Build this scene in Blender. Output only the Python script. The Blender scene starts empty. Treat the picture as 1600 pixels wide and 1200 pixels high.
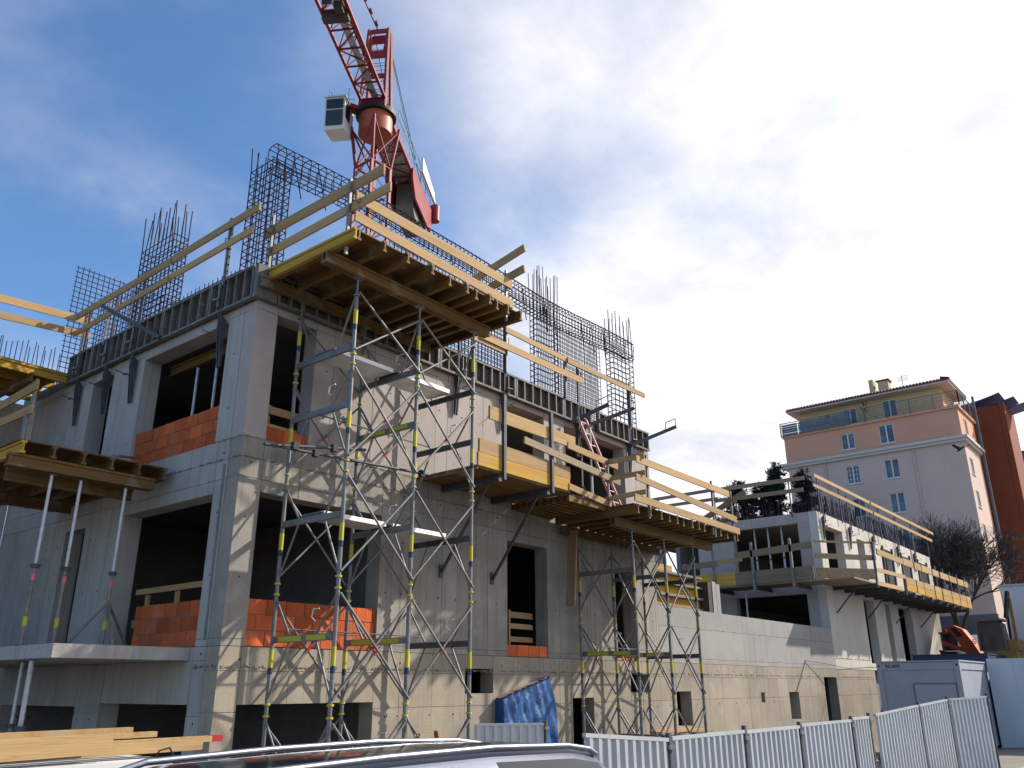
import bpy, math, random
from mathutils import Vector, Matrix
random.seed(7)
rnd = random.random
def ru(a, b): return a + (b - a) * rnd()
R = math.radians
S = bpy.context.scene
COL = S.collection

# ------------------------------------------------------------------ camera
cam_data = bpy.data.cameras.new('camera')
cam = bpy.data.objects.new('camera', cam_data); COL.objects.link(cam); S.camera = cam
cam_data.sensor_width = 36.0
cam_data.lens = 1312.73 / 1600 * 36.0
cam_data.clip_end = 2000
YAW, PITCH, ROLL = 0.680917321, 0.346320727, -0.003874741
CAM = Vector((-7.53115, -11.80177, 2.7))
_f = Vector((math.cos(YAW) * math.cos(PITCH), math.sin(YAW) * math.cos(PITCH), math.sin(PITCH)))
_r = Vector((math.sin(YAW), -math.cos(YAW), 0)); _u = _r.cross(_f)
_r2 = _r * math.cos(ROLL) + _u * math.sin(ROLL); _u2 = -_r * math.sin(ROLL) + _u * math.cos(ROLL)
cam.matrix_world = Matrix(((_r2.x, _u2.x, -_f.x, CAM.x), (_r2.y, _u2.y, -_f.y, CAM.y), (_r2.z, _u2.z, -_f.z, CAM.z), (0, 0, 0, 1)))

# ------------------------------------------------------------------ sun, sky, exposure
SUN = Vector((1.85, -1.0, 1.48)).normalized()          # towards the sun
sun_data = bpy.data.lights.new('sun', 'SUN'); sun_data.energy = 4.6; sun_data.angle = R(1.1); sun_data.color = (1.0, 0.93, 0.83)
sun = bpy.data.objects.new('sun', sun_data); COL.objects.link(sun)
sun.rotation_euler = (-SUN).to_track_quat('-Z', 'Y').to_euler(); sun.location = (30, -20, 60)
S.view_settings.view_transform = 'Standard'; S.view_settings.look = 'None'
S.view_settings.gamma = 1.0; S.view_settings.exposure = 0.4; S.view_settings.use_curve_mapping = False
S.cycles.use_denoising = True
S.cycles.max_bounces = 4; S.cycles.diffuse_bounces = 1; S.cycles.glossy_bounces = 3; S.cycles.transmission_bounces = 4
S.cycles.caustics_reflective = False; S.cycles.caustics_refractive = False

W = bpy.data.worlds.new('World'); S.world = W; W.use_nodes = True
nt = W.node_tree; nt.nodes.clear()
def N(t, tree=None, **kw):
    n = (tree or nt).nodes.new(t)
    for k, v in kw.items(): setattr(n, k, v)
    return n
def build_world():
    L = nt.links.new
    out = N('ShaderNodeOutputWorld'); sky = N('ShaderNodeTexSky'); sky.sky_type = 'NISHITA'; sky.sun_disc = False
    sky.sun_elevation = math.asin(SUN.z); sky.sun_rotation = math.atan2(SUN.x, SUN.y)
    sky.air_density = 1.0; sky.dust_density = 0.4; sky.ozone_density = 2.0
    b1 = N('ShaderNodeBackground'); b1.inputs[1].default_value = SKY_K
    tint = N('ShaderNodeMixRGB', blend_type='MULTIPLY'); tint.inputs[0].default_value = 1; tint.inputs[2].default_value = (0.76, 1.0, 1.2, 1)
    L(sky.outputs[0], tint.inputs[1]); L(tint.outputs[0], b1.inputs[0])
    tc = N('ShaderNodeTexCoord'); sep = N('ShaderNodeSeparateXYZ'); L(tc.outputs['Generated'], sep.inputs[0])
    def M2(op, a, b=None, c=None):
        m = N('ShaderNodeMath', operation=op)
        for i, v in enumerate((a, b, c)):
            if v is None: continue
            if isinstance(v, (int, float)): m.inputs[i].default_value = v
            else: L(v, m.inputs[i])
        return m.outputs[0]
    zz = M2('ADD', M2('MAXIMUM', sep.outputs[2], 0.0), 0.22)
    cx = M2('DIVIDE', sep.outputs[0], zz); cy = M2('DIVIDE', sep.outputs[1], zz)
    comb = N('ShaderNodeCombineXYZ'); L(cx, comb.inputs[0]); L(cy, comb.inputs[1])
    def noise(scale, detail, rough, off, dist=0.0):
        mp = N('ShaderNodeMapping'); mp.inputs['Location'].default_value = off; L(comb.outputs[0], mp.inputs[0])
        n = N('ShaderNodeTexNoise'); n.inputs['Scale'].default_value = scale; n.inputs['Detail'].default_value = detail
        n.inputs['Roughness'].default_value = rough; n.inputs['Distortion'].default_value = dist
        L(mp.outputs[0], n.inputs['Vector']); return n.outputs[0]
    n1 = noise(1.15, 8, 0.52, (3.1, 7.7, 0), 0.15)
    n2 = noise(3.4, 8, 0.6, (8.1, 1.7, 2), 0.2)
    # the cloud bank lies on the sun's side of the sky and thins out away from it
    hl = M2('SQRT', M2('ADD', M2('MULTIPLY', sep.outputs[0], sep.outputs[0]), M2('MULTIPLY', sep.outputs[1], sep.outputs[1])))
    hl = M2('MAXIMUM', hl, 0.05)
    side = M2('DIVIDE', M2('ADD', M2('MULTIPLY', sep.outputs[0], 0.88), M2('MULTIPLY', sep.outputs[1], -0.475)), hl)
    lowz = M2('MULTIPLY', M2('SUBTRACT', 0.5, sep.outputs[2]), 0.28)
    cov = M2('ADD', M2('ADD', M2('MULTIPLY', side, 0.60), M2('MULTIPLY', M2('SUBTRACT', n1, 0.5), 1.15)), lowz)
    mr = N('ShaderNodeMapRange'); mr.interpolation_type = 'SMOOTHSTEP'
    L(cov, mr.inputs[0]); mr.inputs[1].default_value = 0.0; mr.inputs[2].default_value = 0.33
    n3 = noise(1.9, 7, 0.55, (1.3, 4.4, 6), 0.4)
    mr3 = N('ShaderNodeMapRange'); mr3.interpolation_type = 'SMOOTHSTEP'; L(n3, mr3.inputs[0]); mr3.inputs[1].default_value = 0.42; mr3.inputs[2].default_value = 0.72; mr3.inputs[4].default_value = 0.45
    fac = M2('MAXIMUM', mr.outputs[0], mr3.outputs[0])
    b2 = N('ShaderNodeBackground'); b2.inputs[1].default_value = 1.0
    ramp = N('ShaderNodeValToRGB'); L(M2('ADD', M2('ADD', M2('MULTIPLY', side, 0.33), M2('MULTIPLY', lowz, 0.8)), M2('ADD', M2('MULTIPLY', n2, 0.9), M2('MULTIPLY', cov, 0.25))), ramp.inputs[0])
    e = ramp.color_ramp.elements
    e[0].position = 0.36; e[0].color = (0.36, 0.42, 0.56, 1); e[1].position = 0.93; e[1].color = (0.93, 0.92, 0.92, 1)
    x = ramp.color_ramp.elements.new(0.60); x.color = (0.57, 0.60, 0.70, 1)
    L(ramp.outputs[0], b2.inputs[0])
    mix = N('ShaderNodeMixShader'); L(fac, mix.inputs[0]); L(b1.outputs[0], mix.inputs[1]); L(b2.outputs[0], mix.inputs[2])
    L(mix.outputs[0], out.inputs[0])
SKY_K = 0.125
build_world()

# ------------------------------------------------------------------ materials
MATS = {}
def material(name, base, layers=(), rough=0.8, metal=0.0, rand=0.0, bump=0.0, bscale=40.0, spec=0.4, local=False, bst=(1, 1, 1), coat=0.0, alpha=None):
    m = bpy.data.materials.new(name); m.use_nodes = True; t = m.node_tree; t.nodes.clear(); L = t.links.new
    out = t.nodes.new('ShaderNodeOutputMaterial'); p = t.nodes.new('ShaderNodeBsdfPrincipled'); L(p.outputs[0], out.inputs[0])
    p.inputs['Roughness'].default_value = rough; p.inputs['Metallic'].default_value = metal; p.inputs['Specular IOR Level'].default_value = spec
    if coat: p.inputs['Coat Weight'].default_value = coat; p.inputs['Coat Roughness'].default_value = 0.05
    if local: v = t.nodes.new('ShaderNodeTexCoord').outputs['Object']
    else: v = t.nodes.new('ShaderNodeNewGeometry').outputs['Position']
    def noise(scale, st, detail):
        mp = t.nodes.new('ShaderNodeMapping'); mp.inputs['Scale'].default_value = st; L(v, mp.inputs[0])
        n = t.nodes.new('ShaderNodeTexNoise'); n.inputs['Scale'].default_value = scale; n.inputs['Detail'].default_value = detail
        n.inputs['Roughness'].default_value = 0.6; L(mp.outputs[0], n.inputs['Vector']); return n.outputs[0]
    rgb = t.nodes.new('ShaderNodeRGB'); rgb.outputs[0].default_value = (*base, 1); col = rgb.outputs[0]
    for la in layers:
        n = noise(la.get('s', 3), la.get('st', (1, 1, 1)), la.get('d', 5))
        mr = t.nodes.new('ShaderNodeMapRange'); L(n, mr.inputs[0])
        mr.inputs[1].default_value = la.get('lo', 0.4); mr.inputs[2].default_value = la.get('hi', 0.65)
        mr.inputs[3].default_value = 0; mr.inputs[4].default_value = la.get('k', 1)
        mx = t.nodes.new('ShaderNodeMixRGB'); L(mr.outputs[0], mx.inputs[0]); L(col, mx.inputs[1]); mx.inputs[2].default_value = (*la['c'], 1)
        col = mx.outputs[0]
    if rand:
        oi = t.nodes.new('ShaderNodeObjectInfo'); mr = t.nodes.new('ShaderNodeMapRange'); L(oi.outputs['Random'], mr.inputs[0])
        mr.inputs[3].default_value = 1 - rand; mr.inputs[4].default_value = 1 + rand
        mx = t.nodes.new('ShaderNodeMixRGB'); mx.blend_type = 'MULTIPLY'; mx.inputs[0].default_value = 1
        L(col, mx.inputs[1]); L(mr.outputs[0], mx.inputs[2]); col = mx.outputs[0]
    L(col, p.inputs['Base Color'])
    if bump:
        b = t.nodes.new('ShaderNodeBump'); b.inputs['Strength'].default_value = bump; b.inputs['Distance'].default_value = 0.02
        L(noise(bscale, bst, 4), b.inputs['Height']); L(b.outputs[0], p.inputs['Normal'])
    MATS[name] = m
    return m
STR = (7, 7, 0.35)
material('concrete_mid', (0.365, 0.325, 0.275), [dict(c=(0.25, 0.232, 0.208), s=0.5, lo=.40, hi=.62, k=.85, d=8), dict(c=(0.17, 0.16, 0.148), s=1.0, st=STR, lo=.48, hi=.68, k=.6), dict(c=(0.45, 0.41, 0.35), s=2.1, lo=.55, hi=.72, k=.5), dict(c=(0.12, 0.115, 0.11), s=26, lo=.68, hi=.73, k=.5, d=2)],
    rough=.9, rand=.07, bump=.4, bscale=30, spec=.25)
material('concrete', (0.385, 0.328, 0.255), [dict(c=(0.21, 0.195, 0.17), s=.33, lo=.52, hi=.66, k=.6, d=9), dict(c=(0.27, 0.235, 0.19), s=0.55, lo=.42, hi=.66, k=.8, d=7), dict(c=(0.24, 0.225, 0.20), s=1.2, st=STR, lo=.50, hi=.70, k=.55),
    dict(c=(0.46, 0.41, 0.335), s=2.3, lo=.55, hi=.72, k=.5), dict(c=(0.40, 0.235, 0.09), s=0.9, st=(2.6, 2.6, .4), lo=.63, hi=.74, k=.6), dict(c=(0.16, 0.155, 0.15), s=26, lo=.68, hi=.73, k=.5, d=2)],
    rough=.9, rand=.07, bump=.35, bscale=30, spec=.25)
material('grout', (0.17, 0.16, 0.14), [dict(c=(.30, .27, .22), s=9, lo=.45, hi=.6, k=.8)], rough=.95)
material('concrete_upper', (0.44, 0.385, 0.35), [dict(c=(0.34, 0.30, 0.275), s=.7, lo=.42, hi=.68, k=.6, d=7), dict(c=(0.52, 0.46, 0.42), s=2.1, lo=.54, hi=.72, k=.5),
    dict(c=(0.26, 0.25, 0.25), s=1.6, st=STR, lo=.55, hi=.75, k=.4), dict(c=(0.16, 0.16, 0.16), s=24, lo=.69, hi=.74, k=.4, d=2)], rough=.9, rand=.06, bump=.3, bscale=30, spec=.25)
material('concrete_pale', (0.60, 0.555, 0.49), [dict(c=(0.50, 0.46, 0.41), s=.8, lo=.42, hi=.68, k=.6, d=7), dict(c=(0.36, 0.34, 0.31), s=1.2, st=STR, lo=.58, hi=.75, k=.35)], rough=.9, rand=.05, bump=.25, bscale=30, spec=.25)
material('concrete_new', (0.345, 0.325, 0.31), [dict(c=(0.28, 0.265, 0.255), s=.8, lo=.42, hi=.68, k=.6, d=7), dict(c=(0.41, 0.39, 0.37), s=2.4, lo=.54, hi=.72, k=.5),
    dict(c=(0.36, 0.35, 0.34), s=1.2, st=STR, lo=.58, hi=.75, k=.35)], rough=.9, rand=.05, bump=.25, bscale=30, spec=.25)
material('concrete_grey', (0.46, 0.43, 0.40), [dict(c=(0.34, 0.32, 0.30), s=.6, lo=.42, hi=.66, k=.7, d=7), dict(c=(0.22, 0.21, 0.205), s=1.3, st=STR, lo=.5, hi=.72, k=.5),
    dict(c=(0.55, 0.52, 0.49), s=2.6, lo=.55, hi=.72, k=.45), dict(c=(0.13, 0.13, 0.13), s=26, lo=.68, hi=.73, k=.5, d=2)], rough=.92, rand=.06, bump=.35, bscale=30, spec=.25)
material('slab_concrete', (0.22, 0.21, 0.20), [dict(c=(0.15, 0.145, 0.14), s=1.1, lo=.42, hi=.66, k=.7, d=6)], rough=.9, bump=.3, spec=.25)  # base colour lowered to put deeper shade into the interiors
material('hole_shade', (0.03, 0.03, 0.032), rough=1)  # near-black colour for the shade inside holes that are not cut
material('brick', (0.62, 0.135, 0.045), [dict(c=(0.50, 0.105, 0.035), s=2.2, lo=.45, hi=.7, k=.7), dict(c=(0.74, 0.25, 0.11), s=9, lo=.55, hi=.75, k=.5), dict(c=(0.42, 0.24, 0.17), s=1.6, lo=.55, hi=.72, k=.5, d=8)], rough=.88, rand=.26, bump=.9, bscale=34, bst=(1.5, 1.5, .05), spec=.2)
material('mortar', (0.26, 0.20, 0.17), rough=.95)
def wood(name, base, dark, st, rand=.16):
    material(name, base, [dict(c=dark, s=2.2, st=st, lo=.42, hi=.68, k=.7, d=6), dict(c=tuple(x * .55 for x in dark), s=9, st=tuple(min(1.0, a * 1.4) if a < 1 else a for a in st), lo=.62, hi=.74, k=.55), dict(c=(.13, .09, .05), s=3.1, lo=.66, hi=.74, k=.6), dict(c=(.36, .335, .29), s=1.7, lo=.56, hi=.70, k=.55, d=8)],
             rough=.72, rand=rand, bump=.25, bscale=14, bst=st, spec=.25)
PINE, PINED = (0.47, 0.305, 0.14), (0.33, 0.195, 0.08)
wood('pine_x', PINE, PINED, (.22, 5, 5)); wood('pine_y', PINE, PINED, (5, .22, 5)); wood('pine_z', PINE, PINED, (5, 5, .22))
wood('old_pine_x', (.30, .23, .145), (.19, .14, .09), (.22, 5, 5)); wood('old_pine_y', (.30, .23, .145), (.19, .14, .09), (5, .22, 5))
wood('old_pine_z', (.33, .19, .10), (.22, .12, .06), (5, 5, .22))
wood('form_x', (.52, .295, .04), (.36, .19, .025), (.22, 5, 5)); wood('form_y', (.56, .34, .055), (.40, .22, .03), (5, .22, 5))
wood('beam_x', (.19, .108, .036), (.115, .062, .022), (.22, 5, 5)); wood('beam_y', (.19, .108, .036), (.115, .062, .022), (5, .22, 5))
wood('ply', (.18, .088, .03), (.11, .052, .018), (1.2, 1.2, 3))
material('steel', (0.21, 0.203, 0.20), [dict(c=(0.13, 0.127, 0.127), s=6, lo=.45, hi=.65, k=.7), dict(c=(.34, .33, .32), s=17, lo=.6, hi=.7, k=.5)], rough=.5, metal=.35, rand=.1, spec=.5)
material('dull_steel', (0.085, 0.09, 0.10), [dict(c=(0.05, 0.05, 0.055), s=5, lo=.42, hi=.65, k=.7), dict(c=(.24, .15, .10), s=9, lo=.62, hi=.74, k=.5)], rough=.62, metal=.25, rand=.12)
material('frame_steel', (0.20, 0.185, 0.165), [dict(c=(0.10, 0.095, 0.09), s=3, lo=.4, hi=.65, k=.7), dict(c=(.45, .43, .40), s=8, lo=.58, hi=.72, k=.6)], rough=.75, metal=.15, rand=.12)
material('form_face', (0.075, 0.062, 0.05), [dict(c=(.14, .11, .08), s=3, lo=.5, hi=.7, k=.7)], rough=.8, rand=.25)
material('aluminium', (0.74, 0.74, 0.75), [dict(c=(0.5, 0.5, 0.51), s=3, lo=.45, hi=.7, k=.6)], rough=.5, metal=.55)
material('rebar', (0.046, 0.035, 0.062), [dict(c=(.17, .075, .04), s=3, lo=.52, hi=.72, k=.6)], rough=.75, metal=.3)
material('yellow', (0.52, 0.46, 0.03), [dict(c=(.45, .42, .05), s=7, lo=.5, hi=.7, k=.5)], rough=.5)
material('blue_label', (0.012, 0.03, 0.10), rough=.5)
material('red_clip', (0.42, 0.02, 0.03), rough=.5)
material('pink_label', (0.62, 0.16, 0.2), rough=.5)
material('crane_red', (0.25, 0.024, 0.026), [dict(c=(.16, .018, .02), s=2, lo=.45, hi=.7, k=.7), dict(c=(.32, .06, .045), s=6, lo=.6, hi=.74, k=.5)], rough=.5, spec=.4)
material('crane_orange', (0.40, 0.105, 0.05), [dict(c=(.30, .07, .04), s=2, lo=.45, hi=.7, k=.6)], rough=.5)
material('cable', (0.05, 0.05, 0.06), rough=.6)
material('white_paint', (0.70, 0.70, 0.69), [dict(c=(.55, .55, .53), s=2, lo=.5, hi=.72, k=.5)], rough=.5)
material('glass_dark', (0.015, 0.02, 0.03), rough=.08, spec=.7)
material('window_glass', (0.06, 0.085, 0.12), [dict(c=(.16, .20, .26), s=1.2, lo=.45, hi=.6, k=.7)], rough=.12, spec=.6)
material('galvanised', (0.55, 0.56, 0.58), [dict(c=(.40, .41, .43), s=7, lo=.45, hi=.65, k=.7)], rough=.45, metal=.3)
material('zinc', (0.45, 0.47, 0.50), [dict(c=(.36, .385, .42), s=1.8, lo=.42, hi=.66, k=.7), dict(c=(.53, .56, .60), s=6, st=(1, 1, .4), lo=.58, hi=.72, k=.5)], rough=.5, metal=.1, rand=.06)
material('tarp', (0.010, 0.075, 0.24), [dict(c=(.03, .17, .42), s=5, st=(2.2, 2.2, .7), lo=.5, hi=.64, k=.8), dict(c=(.006, .03, .15), s=3, lo=.5, hi=.7, k=.6)], rough=.38, spec=.5, bump=.8, bscale=16, bst=(2, 2, .7))
material('container', (0.36, 0.38, 0.43), [dict(c=(.30, .32, .37), s=1.2, lo=.45, hi=.7, k=.6), dict(c=(.34, .38, .44), s=5, lo=.6, hi=.74, k=.4)], rough=.6)
material('container_blue', (0.03, 0.05, 0.13), rough=.55)
material('white_wall', (0.70, 0.70, 0.70), [dict(c=(.56, .57, .57), s=.6, lo=.42, hi=.68, k=.7, d=7), dict(c=(.44, .45, .45), s=1.1, st=STR, lo=.58, hi=.76, k=.5)], rough=.9, bump=.3, bscale=12)
material('white_wall_far', (0.66, 0.67, 0.70), [dict(c=(.52, .54, .57), s=.5, lo=.45, hi=.7, k=.6)], rough=.9, bump=.2, bscale=12)
material('apartment_grey', (0.66, 0.485, 0.42), [dict(c=(.57, .42, .365), s=.35, lo=.42, hi=.68, k=.6, d=7), dict(c=(.48, .36, .33), s=.7, st=(4, 4, .3), lo=.6, hi=.76, k=.4)], rough=.92, bump=.15)
material('apartment_pink', (0.70, 0.36, 0.24), [dict(c=(.62, .31, .21), s=.5, lo=.42, hi=.68, k=.6)], rough=.92, bump=.15)
material('apartment_yellow', (0.66, 0.49, 0.27), [dict(c=(.58, .42, .235), s=.6, lo=.42, hi=.68, k=.6)], rough=.92, bump=.15)
material('plinth_grey', (0.155, 0.15, 0.16), [dict(c=(.10, .10, .11), s=.8, lo=.45, hi=.7, k=.7)], rough=.95)
material('cornice', (0.60, 0.55, 0.52), rough=.85)
material('roof_tile', (0.13, 0.045, 0.05), [dict(c=(.09, .035, .045), s=2, lo=.45, hi=.7, k=.6)], rough=.8)
material('railing_grey', (0.13, 0.15, 0.18), rough=.5, metal=.3)
material('tower_red', (0.24, 0.058, 0.024), [dict(c=(.19, .045, .02), s=.6, lo=.42, hi=.68, k=.6)], rough=.85)
material('roof_blue', (0.045, 0.045, 0.17), rough=.45)
material('window_white', (0.68, 0.68, 0.68), rough=.5)
material('curtain', (0.42, 0.44, 0.48), rough=.9)
material('bark', (0.055, 0.045, 0.04), [dict(c=(.10, .085, .075), s=6, st=(3, 3, .5), lo=.5, hi=.7, k=.7)], rough=.95)
material('needles', (0.016, 0.026, 0.020), [dict(c=(.04, .055, .035), s=1.3, lo=.5, hi=.7, k=.7)], rough=.8, rand=.1)
material('excavator_orange', (0.66, 0.075, 0.02), [dict(c=(.5, .06, .02), s=3, lo=.5, hi=.7, k=.5)], rough=.45)
material('excavator_yellow', (0.34, 0.19, 0.04), [dict(c=(.26, .13, .03), s=3, lo=.45, hi=.7, k=.6)], rough=.55)
material('black', (0.012, 0.012, 0.014), rough=.6)
material('car_paint', (0.12, 0.135, 0.185), [dict(c=(.10, .115, .165), s=2, lo=.45, hi=.7, k=.5)], rough=.42, metal=.25, coat=.1, spec=.35)
material('chrome', (0.28, 0.30, 0.36), rough=.34, metal=.85)
material('rubber', (0.02, 0.02, 0.02), rough=.9)
material('ground', (0.25, 0.22, 0.18), [dict(c=(.16, .14, .115), s=.25, lo=.4, hi=.68, k=.8, d=8), dict(c=(.33, .31, .27), s=2.5, lo=.55, hi=.72, k=.6, d=6)], rough=.95, bump=.8, bscale=6)
material('asphalt', (0.06, 0.06, 0.062), [dict(c=(.04, .04, .042), s=.8, lo=.4, hi=.68, k=.8), dict(c=(.11, .11, .11), s=60, lo=.6, hi=.7, k=.6, d=2)], rough=.92, bump=.4, bscale=80)
material('paving', (0.36, 0.35, 0.31), [dict(c=(.26, .255, .23), s=2, lo=.45, hi=.7, k=.7)], rough=.9, bump=.3)
material('feathers', (0.018, 0.018, 0.02), rough=.8)
material('ladder_paint', (0.52, 0.34, 0.33), rough=.5, metal=.3)
material('number_black', (0.01, 0.01, 0.012), rough=.7)

# ------------------------------------------------------------------ mesh helpers
class MB:
    def __init__(s): s.v = []; s.f = []; s.sm = []
    def add(s, vs, fs, smooth=False):
        o = len(s.v); s.v += [Vector(p) for p in vs]
        for f in fs: s.f.append(tuple(i + o for i in f)); s.sm.append(smooth)
        return s
    def box(s, x0, x1, y0, y1, z0, z1):
        if x0 > x1: x0, x1 = x1, x0
        if y0 > y1: y0, y1 = y1, y0
        if z0 > z1: z0, z1 = z1, z0
        return s.add([(x0, y0, z0), (x1, y0, z0), (x1, y1, z0), (x0, y1, z0), (x0, y0, z1), (x1, y0, z1), (x1, y1, z1), (x0, y1, z1)],
              [(0, 3, 2, 1), (4, 5, 6, 7), (0, 1, 5, 4), (1, 2, 6, 5), (2, 3, 7, 6), (3, 0, 4, 7)])
    def bar(s, p, q, w, h, up=(0, 0, 1)):
        p, q = Vector(p), Vector(q); d = (q - p).normalized(); up = Vector(up)
        if abs(d.dot(up)) > .98: up = Vector((0, 1, 0))
        a = d.cross(up).normalized() * (w / 2); b = a.cross(d).normalized() * (h / 2)
        vs = [p - a - b, p + a - b, p + a + b, p - a + b, q - a - b, q + a - b, q + a + b, q - a + b]
        return s.add(vs, [(0, 1, 2, 3), (7, 6, 5, 4), (0, 4, 5, 1), (1, 5, 6, 2), (2, 6, 7, 3), (3, 7, 4, 0)])
    def tube(s, p, q, r, n=8, r2=None, caps=True):
        p, q = Vector(p), Vector(q); d = (q - p)
        if d.length < 1e-6: return s
        d.normalize(); up = Vector((0, 0, 1)) if abs(d.z) < .9 else Vector((1, 0, 0))
        a = d.cross(up).normalized(); b = d.cross(a); r2 = r if r2 is None else r2
        vs = [p + (a * math.cos(2 * math.pi * i / n) + b * math.sin(2 * math.pi * i / n)) * r for i in range(n)]
        vs += [q + (a * math.cos(2 * math.pi * i / n) + b * math.sin(2 * math.pi * i / n)) * r2 for i in range(n)]
        s.add(vs, [(i, i + n, (i + 1) % n + n, (i + 1) % n) for i in range(n)], n > 4)
        if caps:
            s.add(vs, [tuple(range(n)), tuple(range(2 * n - 1, n - 1, -1))])
        return s
    def path(s, pts, r, n=6):
        for a, b in zip(pts[:-1], pts[1:]): s.tube(a, b, r, n, caps=True)
        return s
    def prism(s, poly, axis, a0, a1):        # poly in the other two axes
        def P(u, v, a): return {'x': (a, u, v), 'y': (u, a, v), 'z': (u, v, a)}[axis]
        n = len(poly); vs = [P(u, v, a0) for u, v in poly] + [P(u, v, a1) for u, v in poly]
        return s.add(vs, [tuple(range(n)), tuple(range(2 * n - 1, n - 1, -1))] + [(i, i + n, (i + 1) % n + n, (i + 1) % n) for i in range(n)])
    def disc(s, c, nrm, r, t, n=10):
        c, nrm = Vector(c), Vector(nrm).normalized(); return s.tube(c, c + nrm * t, r, n)
ORIG = {}
def build(s, name, mat, parent=None, label=None):
    me = bpy.data.meshes.new(name)
    if parent is not None: o0 = ORIG[parent.name]
    else:
        xs = [v.x for v in s.v]; ys = [v.y for v in s.v]; zs = [v.z for v in s.v]
        o0 = Vector(((min(xs) + max(xs)) / 2, (min(ys) + max(ys)) / 2, min(zs)))
    me.from_pydata([tuple(v - o0) for v in s.v], [], s.f); me.polygons.foreach_set('use_smooth', s.sm)
    me.materials.append(MATS[mat]); me.update()
    o = bpy.data.objects.new(name, me); COL.objects.link(o)
    if parent is not None: o.parent = parent
    else: o.location = o0
    ORIG[o.name] = Vector(o0)
    if label: o['label'] = label
    return o
MB.build = build
def tag(o, label, cat, group=None, kind=None):
    if label: o['label'] = label
    if cat: o['category'] = cat
    if group: o['group'] = group
    if kind: o['kind'] = kind
    return o
def thing(name, label, cat, loc, group=None):
    o = bpy.data.objects.new(name, None); COL.objects.link(o); o.location = loc; o.empty_display_size = .2
    ORIG[o.name] = Vector(loc); return tag(o, label, cat, group)
def part_empty(name, parent, label=None):
    o = bpy.data.objects.new(name, None); COL.objects.link(o); o.parent = parent; ORIG[o.name] = ORIG[parent.name]
    if label: o['label'] = label
    return o
def struct(name, mb, mat): return tag(mb.build(name, mat), None, None, None, 'structure')
def ibeam(p, q, h=.2, w=.08):                 # timber formwork beam with two chords and a web
    p, q = Vector(p), Vector(q); m = MB(); up = Vector((0, 0, 1))
    m.bar(p + up * (h / 2 - .02), q + up * (h / 2 - .02), w, .04); m.bar(p - up * (h / 2 - .02), q - up * (h / 2 - .02), w, .04)
    m.bar(p, q, .03, h - .081); return m

# ------------------------------------------------------------------ ground
def ground_z(x, y):
    def ss(a, b, t): t = min(1, max(0, (t - a) / (b - a))); return t * t * (3 - 2 * t)
    z = 0.05 + 0.30 * ss(-1.5, -6, y) + 0.012 * max(0, min(x, 34))
    z = z + (0.62 - z) * ss(3.0, 0.8, x) * ss(-2.6, -5.0, y)
    z = z + (0.66 - z) * ss(-7.2, -8.6, y)
    step = 28.45 if y < -4.95 else 37.2
    if x > step: z = 3.0 + 2.6 * ss(40, 52, x)
    return z
def axis_steps(lo, hi, dense0, dense1, st):
    out = []; x = dense0
    while x <= dense1 + 1e-6: out.append(x); x += st
    g = st; x = dense1
    while x < hi: g *= 1.35; x += g; out.append(x)
    g = st; x = dense0
    while x > lo: g *= 1.35; x -= g; out.insert(0, x)
    return out
def make_ground():
    xs = axis_steps(-500, 600, -12, 62, .6); ys = axis_steps(-500, 500, -16, 12, .6)
    xs = sorted(xs + [28.44, 28.46, 37.19, 37.21]); ys = sorted(ys + [-4.949, -4.951])
    m = MB(); vs = [(x, y, ground_z(x, y)) for y in ys for x in xs]; n = len(xs)
    fs = [(j * n + i, j * n + i + 1, (j + 1) * n + i + 1, (j + 1) * n + i) for j in range(len(ys) - 1) for i in range(n - 1)]
    m.add(vs, fs, True); struct('ground', m, 'ground')
    m = MB(); rx = [-300, -60, -30] + [-20 + 2 * i for i in range(30)] + [60, 120, 300]
    # a road along the street side, laid on the ground, with a kerb towards the site
    m2 = MB()
    for a, b in zip(rx[:-1], rx[1:]):
        m.add([(a, -17, .675), (b, -17, .675), (b, -8.75, .675), (a, -8.75, .675)], [(0, 1, 2, 3)])
    struct('road', m, 'asphalt')
    m2.box(-300, 27.9, -8.75, -8.6, .60, .79); struct('kerb', m2, 'paving')
    m3 = MB(); m3.box(-300, 1.6, -8.595, -5.7, .55, .765); m3.box(1.602, 27.9, -8.595, -7.0, .60, .70)
    struct('pavement', m3, 'paving')
make_ground()

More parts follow.
